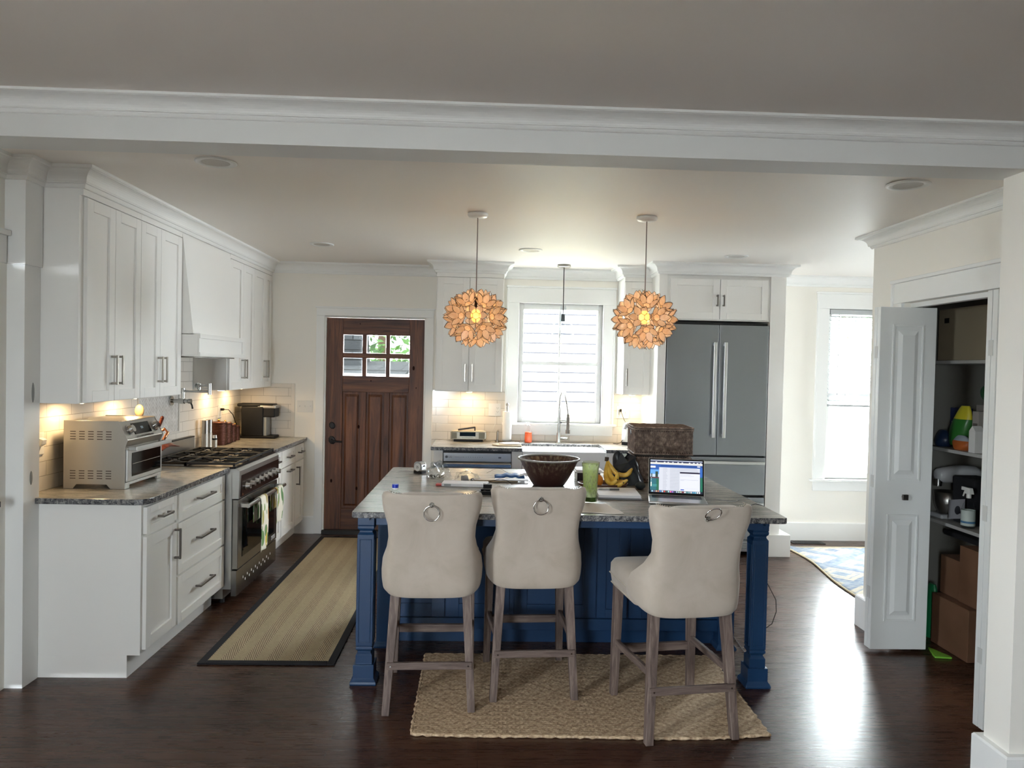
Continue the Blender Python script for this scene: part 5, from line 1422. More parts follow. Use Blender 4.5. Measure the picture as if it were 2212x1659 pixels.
wr.grid(lambda u, v: (.215+.085*u, 4.60+.06*v, IZ+.018+.018*noise.noise(Vector((u*4, v*4, 2)))+.01*math.sin(u*PI)), 14, 10, smooth=False)
wr.build('tissue', PAPER, label='crumpled white tissue against the left side of the brown bowl', cat='tissue', solid=.001)
B = MB(); B.cyl((.155, 3.86, IZ), (.155, 3.86, IZ+.012), .014, n=14); B.ball((.165, 3.855, IZ+.016), .009, n=10, m=6); B.box(.135, .175, 3.83, 3.85, IZ, IZ+.006)
B.build('cabinet_knob', NICKEL, label='loose metal cabinet knob lying at the middle stool\'s left shoulder', cat='knob')

# ---------------------------------------------------------------- things on the back counter
CZ = .9155
rd = thing('clock_radio', 'champagne clock radio on the worktop under the back wall cabinet', 'radio', (-.15, 6.93, CZ))
B = MB()
pl = [(-.315, 6.86), (-.295, 6.845), (-.005, 6.845), (.018, 6.86), (.02, 6.90), (-.02, 6.985), (-.28, 6.985), (-.317, 6.90)]
B.prism(pl, 'z', CZ+.022, CZ+.092); B.build('body', mat('champagne_plastic', 'b2afa2', .3, .3), rd, bevel=.004)
B = MB(); B.prism([(x*.96-.006, y) for x, y in pl], 'z', CZ+.092, CZ+.099); B.build('top', mat('champagne_top', 'c8c0ac', .3), rd, bevel=.003)
B = MB(); B.box(-.285, -.012, 6.86, 6.97, CZ, CZ+.022); B.build('plinth', BLACKP, rd, bevel=.004)
MB().box(-.228, -.082, 6.8430, 6.8455, CZ+.052, CZ+.088).build('display', mat('teal_display', '101c22', .08), rd)
B = MB(); B.box(-.222, -.088, 6.842, 6.8455, CZ+.030, CZ+.048); B.build('disc_slot', mat('silver_plastic', 'b7b8ad', .3, .5), rd)
MB().box(-.210, -.100, 6.8412, 6.8421, CZ+.037, CZ+.040).build('slot', BLACKP, rd)
for a, b in ((-.305, -.255), (-.052, .006)): MB().box(a, b, 6.8435, 6.8456, CZ+.030, CZ+.086).build('speaker_mesh', mat('speaker_mesh', '7d7c70', .7), rd)
B = MB(); B.M = T(-.165, 6.91, CZ+.1) @ Matrix.Rotation(R(-9), 4, 'Y'); B.box(-.08, .08, -.02, .02, .012, .026); B.M = T(-.165, 6.91, CZ+.1); B.box(.070, .082, -.02, .02, .0, .035)
B.build('remote_stand', mat('dark_wood_item', '1c1014', .4), label='dark slanted stand resting on top of the clock radio', cat='stand', bevel=.002)
B = MB(); B.tube([(.10, 7.0, 1.185), (.103, 6.985, 1.15), (.10, 6.98, 1.08), (.085, 6.98, 1.03), (.05, 6.985, .98), (.02, 6.985, .955)], .0016, 6); B.box(.092, .108, 6.985, 7.003, 1.175, 1.195)
B.build('radio_cord', WHITEP, label='white radio cord plugged into the outlet by the paper towels', cat='cord')
def outlet(name, label, x0, x1, z0, z1, kinds, y=YB-.009):
    t = thing(name, label, 'outlet' if 'outlet' in name else 'switch', ((x0+x1)/2, y, z0))
    MB().box(x0, x1, y-.006, y, z0, z1).build('cover_plate', WHITEP, t, bevel=.002)
    n = len(kinds); w_ = (x1-x0)/n; zm = (z0+z1)/2
    for k, kd in enumerate(kinds):
        xc = x0+(k+.5)*w_; B = MB()
        if kd == 'o':
            B.box(xc-.017, xc+.017, y-.0085, y-.006, zm-.034, zm+.034); o_ = B.build('receptacle', WHITEP, t, bevel=.002)
            B = MB()
            for zz_ in (zm-.018, zm+.018):
                B.box(xc-.008, xc-.006, y-.009, y-.0084, zz_-.004, zz_+.005); B.box(xc+.006, xc+.008, y-.009, y-.0084, zz_-.004, zz_+.005); B.cyl((xc, y-.0084, zz_-.008), (xc, y-.009, zz_-.008), .0022, n=8)
            B.build('slots', BLACKP, o_)
        else:
            B.box(xc-.005, xc+.005, y-.008, y-.006, zm-.012, zm+.012); B.box(xc-.0035, xc+.0035, y-.020, y-.007, zm-.002, zm+.008); B.build('toggle', WHITEP, t)
    return t
outlet('outlet_plate', 'white two-gang outlet on the tile behind the paper towel roll', .035, .150, 1.150, 1.270, 'so')
outlet('outlet_plate', 'white outlet plate on the tile between the window and the fridge', 1.262, 1.378, 1.150, 1.270, 'os')
outlet('switch_plate', 'white three-toggle switch plate beside the wooden door', -1.775, -1.63, 1.150, 1.262, 'sss', YB)
# soap dispenser, towels, boards
B = MB(); x, y = .125, 6.92; B.cyl((x, y, CZ), (x, y, CZ+.012), .022, n=20); B.cyl((x, y, CZ+.012), (x, y, CZ+.10), .009, n=14); B.tube([(x, y, CZ+.09), (x+.004, y-.01, CZ+.108), (x+.006, y-.03, CZ+.108), (x+.007, y-.045, CZ+.10)], .006, 8)
B.build('soap_pump', NICKEL, label='slim brushed metal soap pump on the worktop left of the paper towels', cat='soap dispenser')
pt = thing('paper_towel_holder', 'white paper towel roll standing on a chrome holder by the window', 'paper towels', (.212, 6.90, CZ))
B = MB(); B.cyl((.212, 6.9, CZ), (.212, 6.9, CZ+.010), .075, .07, n=32); B.cyl((.212, 6.9, CZ+.01), (.212, 6.9, CZ+.325), .006, n=10); B.cyl((.212, 6.9, CZ+.305), (.212, 6.9, CZ+.335), .009, n=12); B.ball((.212, 6.9, CZ+.352), .0155)
B.build('holder', NICKEL, pt)
B = MB(); n = 40; B.lathe([(.020, .012), (.042, .012), (.043, .03), (.043, .270), (.042, .286), (.020, .286), (.020, .012)], (.212, 6.9, CZ), n); B.build('roll', ROLLM, pt)
cb = MB(); cb.prism([(.07, 6.56), (.12, 6.50), (.335, 6.50), (.32, 6.62), (.18, 6.66)], 'z', CZ+.0005, CZ+.014)
cb.build('cutting_board', BOARDW, label='pale wooden cutting board with clipped corners, the lower of two', cat='cutting board', bevel=.003)
cb = MB(); cb.prism([(.13, 6.57), (.17, 6.515), (.33, 6.52), (.315, 6.64), (.20, 6.66)], 'z', CZ+.0145, CZ+.024)
cb.build('cutting_board', mat('white_board', 'e4dbd0', .5), label='cream cutting board lying on top of the wooden one by the sink', cat='cutting board', bevel=.003)
sb = thing('dish_soap_bottle', 'clear pump bottle of bright orange dish soap by the sink', 'soap bottle', (.412, 6.87, CZ))
B = MB(); B.lathe([(0, 0), (.034, 0), (.037, .006), (.034, .09), (.032, .105), (.022, .125), (.013, .145), (.013, .158)], (.412, 6.87, CZ), 28); B.build('bottle', CLEAR, sb)
B = MB(); B.lathe([(0, .002), (.0325, .002), (.0355, .007), (.0325, .09), (.032, .100), (0, .100)], (.412, 6.87, CZ), 28); B.build('soap', SOAP, sb)
B = MB(); x, y = .412, 6.87; B.cyl((x, y, CZ+.156), (x, y, CZ+.168), .018, n=18); B.cyl((x, y, CZ+.168), (x, y, CZ+.185), .006, n=10); B.cyl((x, y, CZ+.183), (x, y, CZ+.194), .010, n=12); B.tube([(x, y, CZ+.189), (x-.028, y-.004, CZ+.188), (x-.034, y-.005, CZ+.180)], .0045, 8); B.cyl((x, y, CZ+.10), (x, y, CZ+.156), .003, n=8)
B.build('pump', WHITEP, sb)
# faucet
fc = thing('kitchen_faucet', 'tall spring-coil pull-down faucet in brushed nickel at the sink', 'faucet', (.70, 6.88, CZ))
SN = mat('satin_nickel', 'c2c3c0', .25, 1.0)
B = MB(); x, y = .700, 6.885
B.cyl((x, y, CZ), (x, y, CZ+.008), .030, n=24); B.cyl((x, y, CZ+.008), (x, y, CZ+.095), .021, .020, n=20); B.cyl((x, y, CZ+.095), (x, y, CZ+.33), .0145, n=18)
B.build('body', SN, fc)
B = MB(); pts = []
for k in range(150):
    t_ = k/149
    if t_ < .5: c = Vector((x, y, CZ+.33+.10*t_/.5)); rad = Vector((1, 0, 0)); r2 = Vector((0, 1, 0))
    else:
        a = (t_-.5)/.5*PI*.80; c = Vector((x+.030-.030*math.cos(a), y-.045*math.sin(a/2)**2, CZ+.43+.050*math.sin(a))); tg = Vector((math.sin(a), 0, math.cos(a))); rad = Vector((math.cos(a), 0, -math.sin(a))); r2 = Vector((0, 1, 0))
    w_ = k*2*PI/7; pts.append(c+(rad*math.cos(w_)+r2*math.sin(w_))*.0125)
B.tube(pts, .0028, 6); B.build('spring_coil', SN, fc)
B = MB(); B.tube([(x+.05, y-.03, CZ+.44), (x+.058, y-.045, CZ+.40), (x+.070, y-.05, CZ+.33), (x+.078, y-.05, CZ+.27)], .0065, 8); B.tube([(x, y, CZ+.33), (x+.004, y, CZ+.43), (x+.02, y-.01, CZ+.472), (x+.045, y-.025, CZ+.46), (x+.05, y-.03, CZ+.44)], .0065, 8); B.build('hose', PEWTER, fc)
B = MB(); B.cyl((x+.078, y-.05, CZ+.275), (x+.078, y-.05, CZ+.13), .0135, .0145, n=18); B.cyl((x+.078, y-.05, CZ+.13), (x+.078, y-.05, CZ+.095), .021, .022, n=20); B.build('spray_head', PEWTER, fc)
B = MB(); B.tube([(x, y, CZ+.215), (x+.04, y-.03, CZ+.215), (x+.078, y-.05, CZ+.215)], .006, 8); B.cyl((x+.012, y-.016, CZ+.195), (x+.012, y-.045, CZ+.195), .011, n=14); B.tube([(x+.012, y-.03, CZ+.20), (x+.05, y-.045, CZ+.205)], .004, 8)
B.tube([(x, y, CZ+.05), (x+.05, y-.025, CZ+.045), (x+.078, y-.045, CZ+.045)], .011, 10); B.build('lever_arm', SN, fc)
# milk frother / grinder
mf = thing('coffee_grinder', 'white and silver coffee grinder on the worktop left of the fridge panel', 'coffee grinder', (1.335, 6.83, CZ))
B = MB(); B.lathe([(0, .03), (.050, .03), (.052, .06), (.047, .15), (0, .15)], (1.338, 6.83, CZ), 24); B.build('body', WHITEP, mf)
B = MB(); B.cyl((1.338, 6.83, CZ), (1.338, 6.83, CZ+.03), .052, n=24); B.build('foot', BLACKP, mf)
B = MB(); B.lathe([(.048, .15), (.046, .18), (.030, .212), (0, .214)], (1.338, 6.83, CZ), 24); B.build('lid', mat('silver_lid', 'b4b5b5', .25, .7), mf)
B = MB(); B.tube([(1.300, 6.99, 1.225), (1.305, 6.96, 1.20), (1.325, 6.93, 1.14), (1.345, 6.90, 1.10)], .0028, 6); B.box(1.292, 1.308, 6.982, 7.003, 1.215, 1.24); B.tube([(1.29, 6.80, CZ+.05), (1.275, 6.82, CZ+.02), (1.25, 6.86, CZ+.004), (1.22, 6.9, CZ+.004)], .0028, 6)
B.build('grinder_cord', BLACKP, label='black cord plugged into the outlet beside the fridge panel', cat='cord')

# ---------------------------------------------------------------- things on the left counter
to = thing('toaster_oven', 'large stainless steel toaster oven at the near end of the left worktop', 'toaster oven', (-2.09, 4.21, CZ))
y0, y1 = 4.005, 4.44; xb, xf = -2.247, -1.935
prof = [(xb, CZ+.030), (xf, CZ+.030), (xf, CZ+.225), (-1.912, CZ+.262), (-1.962, CZ+.362), (xb, CZ+.362)]
B = MB(); B.prism(prof, 'y', y0+.004, y1-.004); bd_ = B.build('body', mk_steel('toaster_steel', 'a9a49b', .33, (60, 1, 1)), to, bevel=.004)
for ya, yb2 in ((y0, y0+.004), (y1-.004, y1)):
    B = MB(); B.prism([(xb, CZ), (xb+.05, CZ), (xb+.068, CZ+.024), (xf-.085, CZ+.024), (xf-.065, CZ), (xf+.012, CZ), (xf+.012, CZ+.225), (-1.908, CZ+.262), (-1.960, CZ+.366), (xb, CZ+.366)], 'y', ya, yb2)
    B.build('side_panel', MATS['toaster_steel'], to, bevel=.001)
B = MB()
for zz_ in (.255, .044):
    for c in range(5):
        for r_ in range(4): xx = xb+.035+c*.047; B.box(xx, xx+.029, y0-.0006, y0+.001, CZ+zz_+.010+r_*.0135, CZ+zz_+.0145+r_*.0135)
B.build('louvre', mat('louvre_dark', '4a3f38', .5, .5), to, kind='stuff')
# door, window, handle
B = MB(); B.prism([(xf, CZ+.035), (xf+.022, CZ+.035), (xf+.022, CZ+.215), (xf, CZ+.215)], 'y', y0+.006, y1-.006); B.build('door', STEEL, to, bevel=.005)
MB().box(xf+.022, xf+.0235, y0+.055, y1-.030, CZ+.062, CZ+.190).build('door_glass', BLACKG, to, bevel=.0005)
B = MB(); B.cyl((xf+.024, y0+.06, CZ+.130), (xf+.024, y1-.04, CZ+.132), .0015, n=6); B.build('rack_line', NICKEL, to)
B = MB(); B.box(xf+.052, xf+.064, y0+.02, y1+.03, CZ+.205, CZ+.228); B.box(xf+.020, xf+.060, y0+.02, y0+.036, CZ+.205, CZ+.226); B.box(xf+.020, xf+.060, y1-.02, y1-.004, CZ+.205, CZ+.226); B.build('handle', STEEL, to, bevel=.003)
B = MB(); B.prism([(xf, CZ+.0), (xf+.014, CZ+.0), (xf+.014, CZ+.033), (xf, CZ+.033)], 'y', y0+.002, y0+.05); B.prism([(xf, CZ+.0), (xf+.014, CZ+.0), (xf+.014, CZ+.033), (xf, CZ+.033)], 'y', y1-.05, y1-.002); B.box(xf, xf+.014, y0+.05, y1-.05, CZ+.018, CZ+.033); B.build('front_foot', STEEL, to, bevel=.002)
# sloping control panel
sl = Matrix.Translation((-1.937, y0, CZ+.312)) @ Matrix(((0, -.447, .894, 0), (1, 0, 0, 0), (0, .894, .447, 0), (0, 0, 0, 1)))
B = MB(); B.M = sl; B.box(.115, .315, -.030, .036, .0, .004); B.build('display', BLACKG, to, bevel=.001)
text('lettering', '350', .020, emis('display_glyph', '8fa3a8', .35), to, sl @ T(.215, .004, .0043), .0001)
for u in (.068, .368):
    B = MB(); B.M = sl; B.cyl((u, 0, 0), (u, 0, .006), .030, n=24); B.cyl((u, 0, .006), (u, 0, .030), .023, .020, n=24); B.build('knob', CHROME, to, bevel=.002)
for k in range(11):
    B = MB(); B.M = sl; B.cyl((.125+k*.0185, -.044, 0), (.125+k*.0185, -.044, .004), .0045, n=10); B.build('button', CHROME, to)
# utensils behind the toaster
B = MB(); B.ball((-2.17, 4.70, CZ+.375), .03, .014, .042, 16, 10); B.tube([(-2.17, 4.70, CZ+.34), (-2.172, 4.705, CZ+.10)], .006, 8); us = thing('wooden_spoon', 'pale wooden spoon standing in the copper crock behind the toaster oven', 'spoon', (-2.17, 4.70, CZ+.1)); B.build('spoon', mat('pale_spoon', '9a835f', .6), us)
cr = thing('utensil_crock', 'open copper crock of utensils behind the toaster oven', 'crock', (-2.13, 4.72, CZ))
B = MB(); B.lathe([(0, 0), (.055, 0), (.060, .01), (.062, .165), (.060, .170), (.057, .165), (.055, .012), (0, .010)], (-2.12, 4.72, CZ), 36); B.build('crock', COPPERL, cr)
B = MB(); B.tube([(-2.058, 4.72, CZ+.14), (-2.035, 4.73, CZ+.19), (-2.01, 4.74, CZ+.24), (-2.03, 4.74, CZ+.262), (-2.06, 4.73, CZ+.24), (-2.075, 4.72, CZ+.16)], .010, 10); B.build('copper_ladle', COPPERL, label='copper ladle hooked over the utensil crock', cat='ladle')
B = MB(); B.tube([(-2.11, 4.74, CZ+.10), (-2.08, 4.76, CZ+.26), (-2.06, 4.77, CZ+.325)], [.008, .010, .012], 8); B.ball((-2.059, 4.771, CZ+.33), .012, n=10, m=6); B.build('knife_handle', HANDW, label='red-brown wooden utensil handle leaning out of the crock', cat='utensil')
B = MB(); B.grid(lambda u, v: (-2.02+.16*(u-.5)*.35, 4.62+.26*v, CZ+.15+.035*math.sin(PI*v)*(1-abs(u-.5)*1.2)-.01), 10, 16)
B.build('wooden_spatula', HANDW, label='brown curved wooden spatula poking past the toaster oven door', cat='spatula', solid=.005)

# mills, canisters, coffee maker
def mill(label, x, y, r, h, split, top):
    t = thing('pepper_mill', label, 'pepper mill', (x, y, CZ), 'steel mills beside the canisters')
    B = MB(); B.cyl((x, y, CZ), (x, y, CZ+h*split), r*1.05, r, n=24); B.build('base', mat('frosted_steel', 'bdb9b0', .4, .4), t, bevel=.001)
    B = MB(); B.cyl((x, y, CZ+h*split+.001), (x, y, CZ+h), r, r*.98, n=24); B.build('cap', top, t, bevel=.002)
mill('tall steel pepper mill standing nearest the cooktop', -2.235, 5.96, .026, .225, .52, NICKEL)
mill('tall steel salt mill half hidden behind the nearest one', -2.235, 6.05, .024, .225, .52, NICKEL)
t = thing('pepper_mill', 'short steel shaker with a black and chrome cap, beside the tall mills', 'pepper mill', (-2.18, 6.0, CZ), 'steel mills beside the canisters')
B = MB(); B.cyl((-2.172, 6.0, CZ), (-2.172, 6.0, CZ+.066), .020, n=24); B.build('base', MATS['frosted_steel'], t); B = MB(); B.cyl((-2.172, 6.0, CZ+.066), (-2.172, 6.0, CZ+.080), .021, n=24); B.build('collar', BLACKP, t); B = MB(); B.cyl((-2.172, 6.0, CZ+.080), (-2.172, 6.0, CZ+.105), .020, .016, n=20); B.build('cap', CHROME, t, bevel=.002)
for k, (y, r, h, lb) in enumerate(((6.235, .066, .178, 'largest ribbed copper canister, nearest the cooktop'), (6.385, .058, .160, 'second largest ribbed copper canister in the row'), (6.515, .050, .135, 'third ribbed copper canister, behind the second'), (6.63, .044, .115, 'smallest ribbed copper canister, next to the coffee maker'))):
    t = thing('copper_canister', lb, 'canister', (-2.225, y, CZ), 'copper canisters in a row')
    P_ = [(0, 0), (r*.97, 0)]; nr = int(h/.012)
    for i in range(nr): z = .004+i*h/nr; P_ += [(r, z), (r, z+h/nr*.6), (r*.965, z+h/nr*.8)]
    P_ += [(r*.97, h), (0, h)]
    B = MB(); B.lathe(P_, (-2.225, y, CZ), 36); B.build('body', COPPER, t)
    B = MB(); B.lathe([(0, h), (r*1.02, h), (r*1.02, h+.012), (r*.7, h+.018), (0, h+.019)], (-2.225, y, CZ), 36); B.build('lid', COPPER, t)
    B = MB(); B.ball((-2.225, y, CZ+h+.027), .010 if k else .012); B.build('knob', mat('brass_knob', 'd0a050', .2, 1.0), t)
cm = thing('coffee_maker', 'black pod coffee maker with a clear water tank in the far left corner', 'coffee maker', (-2.09, 6.88, CZ))
ya, yb2 = 6.80, 6.97
B = MB(); B.box(-2.225, -2.03, ya, yb2, CZ+.025, CZ+.29); B.box(-2.235, -2.055, ya+.005, yb2-.005, CZ+.29, CZ+.315); B.build('body', BLACKP, cm, bevel=.006)
B = MB(); B.box(-2.06, -1.925, ya+.01, yb2-.01, CZ+.195, CZ+.29); B.box(-2.27, -1.94, ya+.008, yb2-.008, CZ+.29, CZ+.318); B.build('brew_head', BLACKP, cm, bevel=.012, seg=3)
B = MB(); B.box(-2.085, -1.918, ya+.006, yb2-.006, CZ+.276, CZ+.306); B.build('handle_band', mat('silver_band', 'b3b2ae', .3, .6), cm, bevel=.010, seg=3)
B = MB(); B.box(-2.29, -1.925, ya+.005, yb2-.005, CZ, CZ+.026); B.build('drip_base', BLACKP, cm, bevel=.008, seg=3)
B = MB(); B.box(-2.29, -2.228, ya+.01, yb2-.01, CZ+.03, CZ+.285); B.build('water_tank', mk_glass('smoky_tank', (.80, .78, .74)), cm, bevel=.004)
B = MB(); B.box(-2.03, -2.005, ya+.02, yb2-.02, CZ+.026, CZ+.20); B.build('column', GREY, cm)
ot = thing('outlet_plate', 'white outlet on the left wall tile above the canisters', 'outlet', (XW+.01, 6.47, 1.12))
MB().box(XW+.009, XW+.015, 6.42, 6.50, 1.125, 1.24).build('cover_plate', WHITEP, ot, bevel=.002)
MB().box(XW+.015, XW+.020, 6.44, 6.48, 1.145, 1.22).build('receptacle', WHITEP, ot, bevel=.002)
B = MB(); B.box(XW+.018, XW+.045, 6.45, 6.475, 1.188, 1.208); B.tube([(XW+.045, 6.463, 1.198), (XW+.08, 6.48, 1.195), (XW+.10, 6.53, 1.15), (XW+.10, 6.60, 1.08), (XW+.085, 6.70, 1.03), (XW+.05, 6.735, .99), (XW+.03, 6.76, .93)], .0035, 8)
B.build('power_cord', BLACKP, label='black power cord looping from the left wall outlet down behind the canisters', cat='cord')
ot = thing('outlet_plate', 'white outlet with a white plug on the left wall tile beside the toaster oven', 'outlet', (XW+.01, 3.87, 1.10))
MB().box(XW+.009, XW+.015, 3.835, 3.915, 1.11, 1.225).build('cover_plate', WHITEP, ot, bevel=.002)
B = MB(); B.prism([(XW+.015, 1.15), (XW+.04, 1.165), (XW+.045, 1.19), (XW+.02, 1.20), (XW+.015, 1.19)], 'y', 3.85, 3.89); B.build('plug', WHITEP, ot, bevel=.002)
# pot filler
pf = thing('pot_filler', 'brushed nickel folding pot filler tap over the cooktop', 'faucet', (XW+.02, 5.45, 1.32))
B = MB(); x, y, z = XW+.02, 5.46, 1.318
B.cyl((x-.009, y, z), (x+.004, y, z), .035, n=28); B.cyl((x, y, z), (x+.12, y-.01, z), .014, n=18); B.cyl((x+.05, y-.004, z), (x+.095, y-.008, z), .020, n=18); B.cyl((x+.125, y-.01, z), (x+.145, y-.01, z), .018, n=18)
B.cyl((x+.085, y-.008, z), (x+.085, y-.008, z+.055), .012, n=14); B.build('wall_valve', SN, pf)
B = MB(); B.tube([(x+.135, y-.01, z), (x+.15, y-.01, z-.03), (x+.155, y-.01, z-.055)], [.006, .006, .007], 8); B.build('lever', BLACKM, pf)
B = MB(); e = (-1.995, 5.40, 1.395); B.cyl((x+.085, y-.008, z+.055), (x+.085, y-.008, z+.095), .014, n=14); B.cyl((x+.085, y-.008, 1.392), (e[0], e[1], 1.392), .0085, n=12); B.build('first_arm', SN, pf)
B = MB(); B.cyl((e[0], e[1], 1.372), (e[0], e[1], 1.452), .014, n=16); B.cyl((e[0], e[1], 1.435), (-2.11, 5.50, 1.432), .010, n=12); B.cyl((-2.11, 5.50, 1.405), (-2.11, 5.50, 1.445), .015, n=14); B.cyl((-2.125, 5.52, 1.432), (-2.145, 5.54, 1.432), .022, n=18); B.tube([(-2.11, 5.50, 1.41), (-2.108, 5.498, 1.385)], .010, 10); B.build('second_arm', SN, pf)

# ---------------------------------------------------------------- pantry contents
def carton(label, x0, x1, y0_, y1_, z0, z1, m=CARD, rot=0, tape=True):
    t = thing('cardboard_box', label, 'box', ((x0+x1)/2, (y0_+y1_)/2, z0))
    M = T((x0+x1)/2, (y0_+y1_)/2, 0) @ rotz(R(rot)); hx, hy = (x1-x0)/2, (y1_-y0_)/2
    B = MB(); B.M = M; B.box(-hx, hx, -hy, hy, z0+.001, z1-.003); B.build('body', m, t, bevel=.003)
    B = MB(); B.M = M; B.box(-hx, -.001, -hy, hy, z1-.003, z1); B.box(.001, hx, -hy, hy, z1-.003, z1); B.build('flap', m, t)
    if tape: B = MB(); B.M = M; B.box(-.025, .025, -hy-.0006, hy+.0006, z1-.10, z1+.0006); B.build('tape', mat('brown_tape', '7f6347', .3), t)
    return t
bbx = carton('large olive-brown cardboard box on the uppermost pantry shelf', 2.82, 3.30, 3.88, 4.50, 1.7155, 2.03, CARDL)
B = MB(); B.box(2.9, 2.94, 3.8792, 3.8798, 1.96, 1.99); B.build('label_mark', BLACKP, bbx)
B = MB(); B.box(2.8188, 2.8196, 4.395, 4.44, 1.945, 1.975); B.build('label_mark', BLACKP, bbx)
def bag(name, label, cat, cx, cy, z0, w, dd, h, m, seed, lean=0):
    B = MB()
    def fn(u, v):
        a = u*2*PI; s_ = math.sin(PI*min(.98, .12+v*.82))**.45; n_ = 1+.14*noise.noise(Vector((math.cos(a)*1.4+seed, math.sin(a)*1.4, v*2.6)))
        ww = w*s_*n_*(1-.12*v); d2 = dd*s_*n_*(1-.55*v)
        return (cx+d2*math.cos(a)+lean*v*.2, cy+ww*math.sin(a)-lean*v, z0+.001+h*v)
    B.grid(fn, 28, 14, closeu=True)
    k = len(B.v)-28; B.add(B.v[:28], [tuple(range(28))]); B.add(B.v[k:k+28], [tuple(range(28))])
    return B.build(name, m, label=label, cat=cat)
def mk_band(name, lo, hi, zt):
    m = mat(name, lo, .35); s = sep(m, coord(m)); setc(m, mix(m, mth(m, 'GREATER_THAN', s[2], zt), lo, hi)); return m
Z1, Z2 = 1.1825, .7365
bag('chip_bag', 'yellow and green snack bag standing on the middle pantry shelf', 'bag', 2.875, 4.36, Z1+.02, .085, .055, .24, mk_band('green_yellow_bag', '2e6b2c', 'c2b832', .16), 2, .05)
bag('green_bag', 'dark green bag lying on top of the boxes, middle pantry shelf', 'bag', 3.02, 4.20, 1.47, .16, .09, .13, mat('green_film', '14532c', .3), 5)
bag('bread_bag', 'orange, blue and clear bag of bread rolls at the shelf edge', 'bag', 2.842, 4.27, Z1, .078, .045, .085, mk_band('bread_wrap', 'a5582a', '9aa4ad', .055), 8)
bag('blue_bag', 'dark blue bag at the far end of the middle pantry shelf', 'bag', 2.865, 4.485, Z1, .06, .06, .10, mat('navy_film', '182a48', .4), 11)
def cart(label, x0, x1, y0_, y1_, z0, z1, m, cat='box', name='food_box', extra=None):
    t = thing(name, label, cat, ((x0+x1)/2, (y0_+y1_)/2, z0)); MB().box(x0, x1, y0_, y1_, z0+.0005, z1).build('carton', m, t, bevel=.002)
    if extra: B = MB(); B.box(x0-.0012, x0+.001, y0_+(y1_-y0_)*.15, y1_-(y1_-y0_)*.15, z0+(z1-z0)*extra[0], z0+(z1-z0)*extra[1]); B.build('printed_label', extra[2], t)
    return t
cart('blue cookie box standing behind the snack bag on the middle shelf', 2.95, 3.02, 4.44, 4.555, Z1, Z1+.24, mat('blue_carton', '1c2c66', .5), extra=(.4, .65, PAPER))
cart('grey printed cracker box on the middle pantry shelf', 2.95, 3.01, 4.22, 4.31, Z1, Z1+.27, mat('grey_carton', '7d7672', .6), extra=(.3, .8, mat('label_text', '59534f', .7)))
cart('tall light cereal box near the opening on the middle shelf', 2.87, 2.93, 4.17, 4.225, Z1, Z1+.235, mat('light_carton', '9a948e', .6), extra=(.2, .7, MATS['label_text']))
cart('brown snack box behind the tall cereal box', 3.02, 3.09, 4.10, 4.19, Z1, Z1+.28, mat('brown_carton', '6a4c3c', .6))
mk_ = thing('milk_carton', 'white milk carton at the edge of the middle pantry shelf', 'carton', (2.82, 4.11, Z1))
B = MB(); B.box(2.795, 2.85, 4.085, 4.14, Z1+.0005, Z1+.125); B.prism([(4.085, Z1+.125), (4.14, Z1+.125), (4.1125, Z1+.155)], 'x', 2.795, 2.85); B.build('carton', mat('milk_white', 'd8d8d6', .45), mk_, bevel=.001)
# stand mixer
sm_ = thing('stand_mixer', 'white stand mixer with a steel bowl on the lowest pantry shelf', 'mixer', (2.96, 4.475, Z2))
MX = mat('mixer_white', 'c4c6c8', .25)
mx, my = 2.93, 4.475
B = MB(); B.box(mx-.11, mx+.16, my-.065, my+.065, Z2+.0005, Z2+.03); B.build('base', MX, sm_, bevel=.012, seg=3)
B = MB(); B.hexa([(mx+.08, my-.04, Z2+.03), (mx+.16, my-.04, Z2+.03), (mx+.16, my+.04, Z2+.03), (mx+.08, my+.04, Z2+.03)], [(mx+.09, my-.035, Z2+.22), (mx+.15, my-.035, Z2+.22), (mx+.15, my+.035, Z2+.22), (mx+.09, my+.035, Z2+.22)]); B.build('column', MX, sm_, bevel=.01)
B = MB(); B.tube([(mx-.112, my, Z2+.262), (mx-.108, my, Z2+.262), (mx-.095, my, Z2+.264), (mx-.05, my, Z2+.268), (mx+.04, my, Z2+.275), (mx+.13, my, Z2+.272), (mx+.165, my, Z2+.268), (mx+.17, my, Z2+.268)], [.012, .034, .044, .050, .056, .054, .040, .015], 24); B.build('head', MX, sm_)
B = MB(); B.cyl((mx-.095, my, Z2+.245), (mx-.095, my, Z2+.20), .030, .026, n=20); B.build('attachment_hub', CHROME, sm_)
B = MB(); B.lathe([(0, .035), (.05, .035), (.072, .09), (.078, .165), (.081, .165), (.075, .088), (.052, .031)], (mx-.03, my, Z2), 32); B.build('bowl', STEEL, sm_)
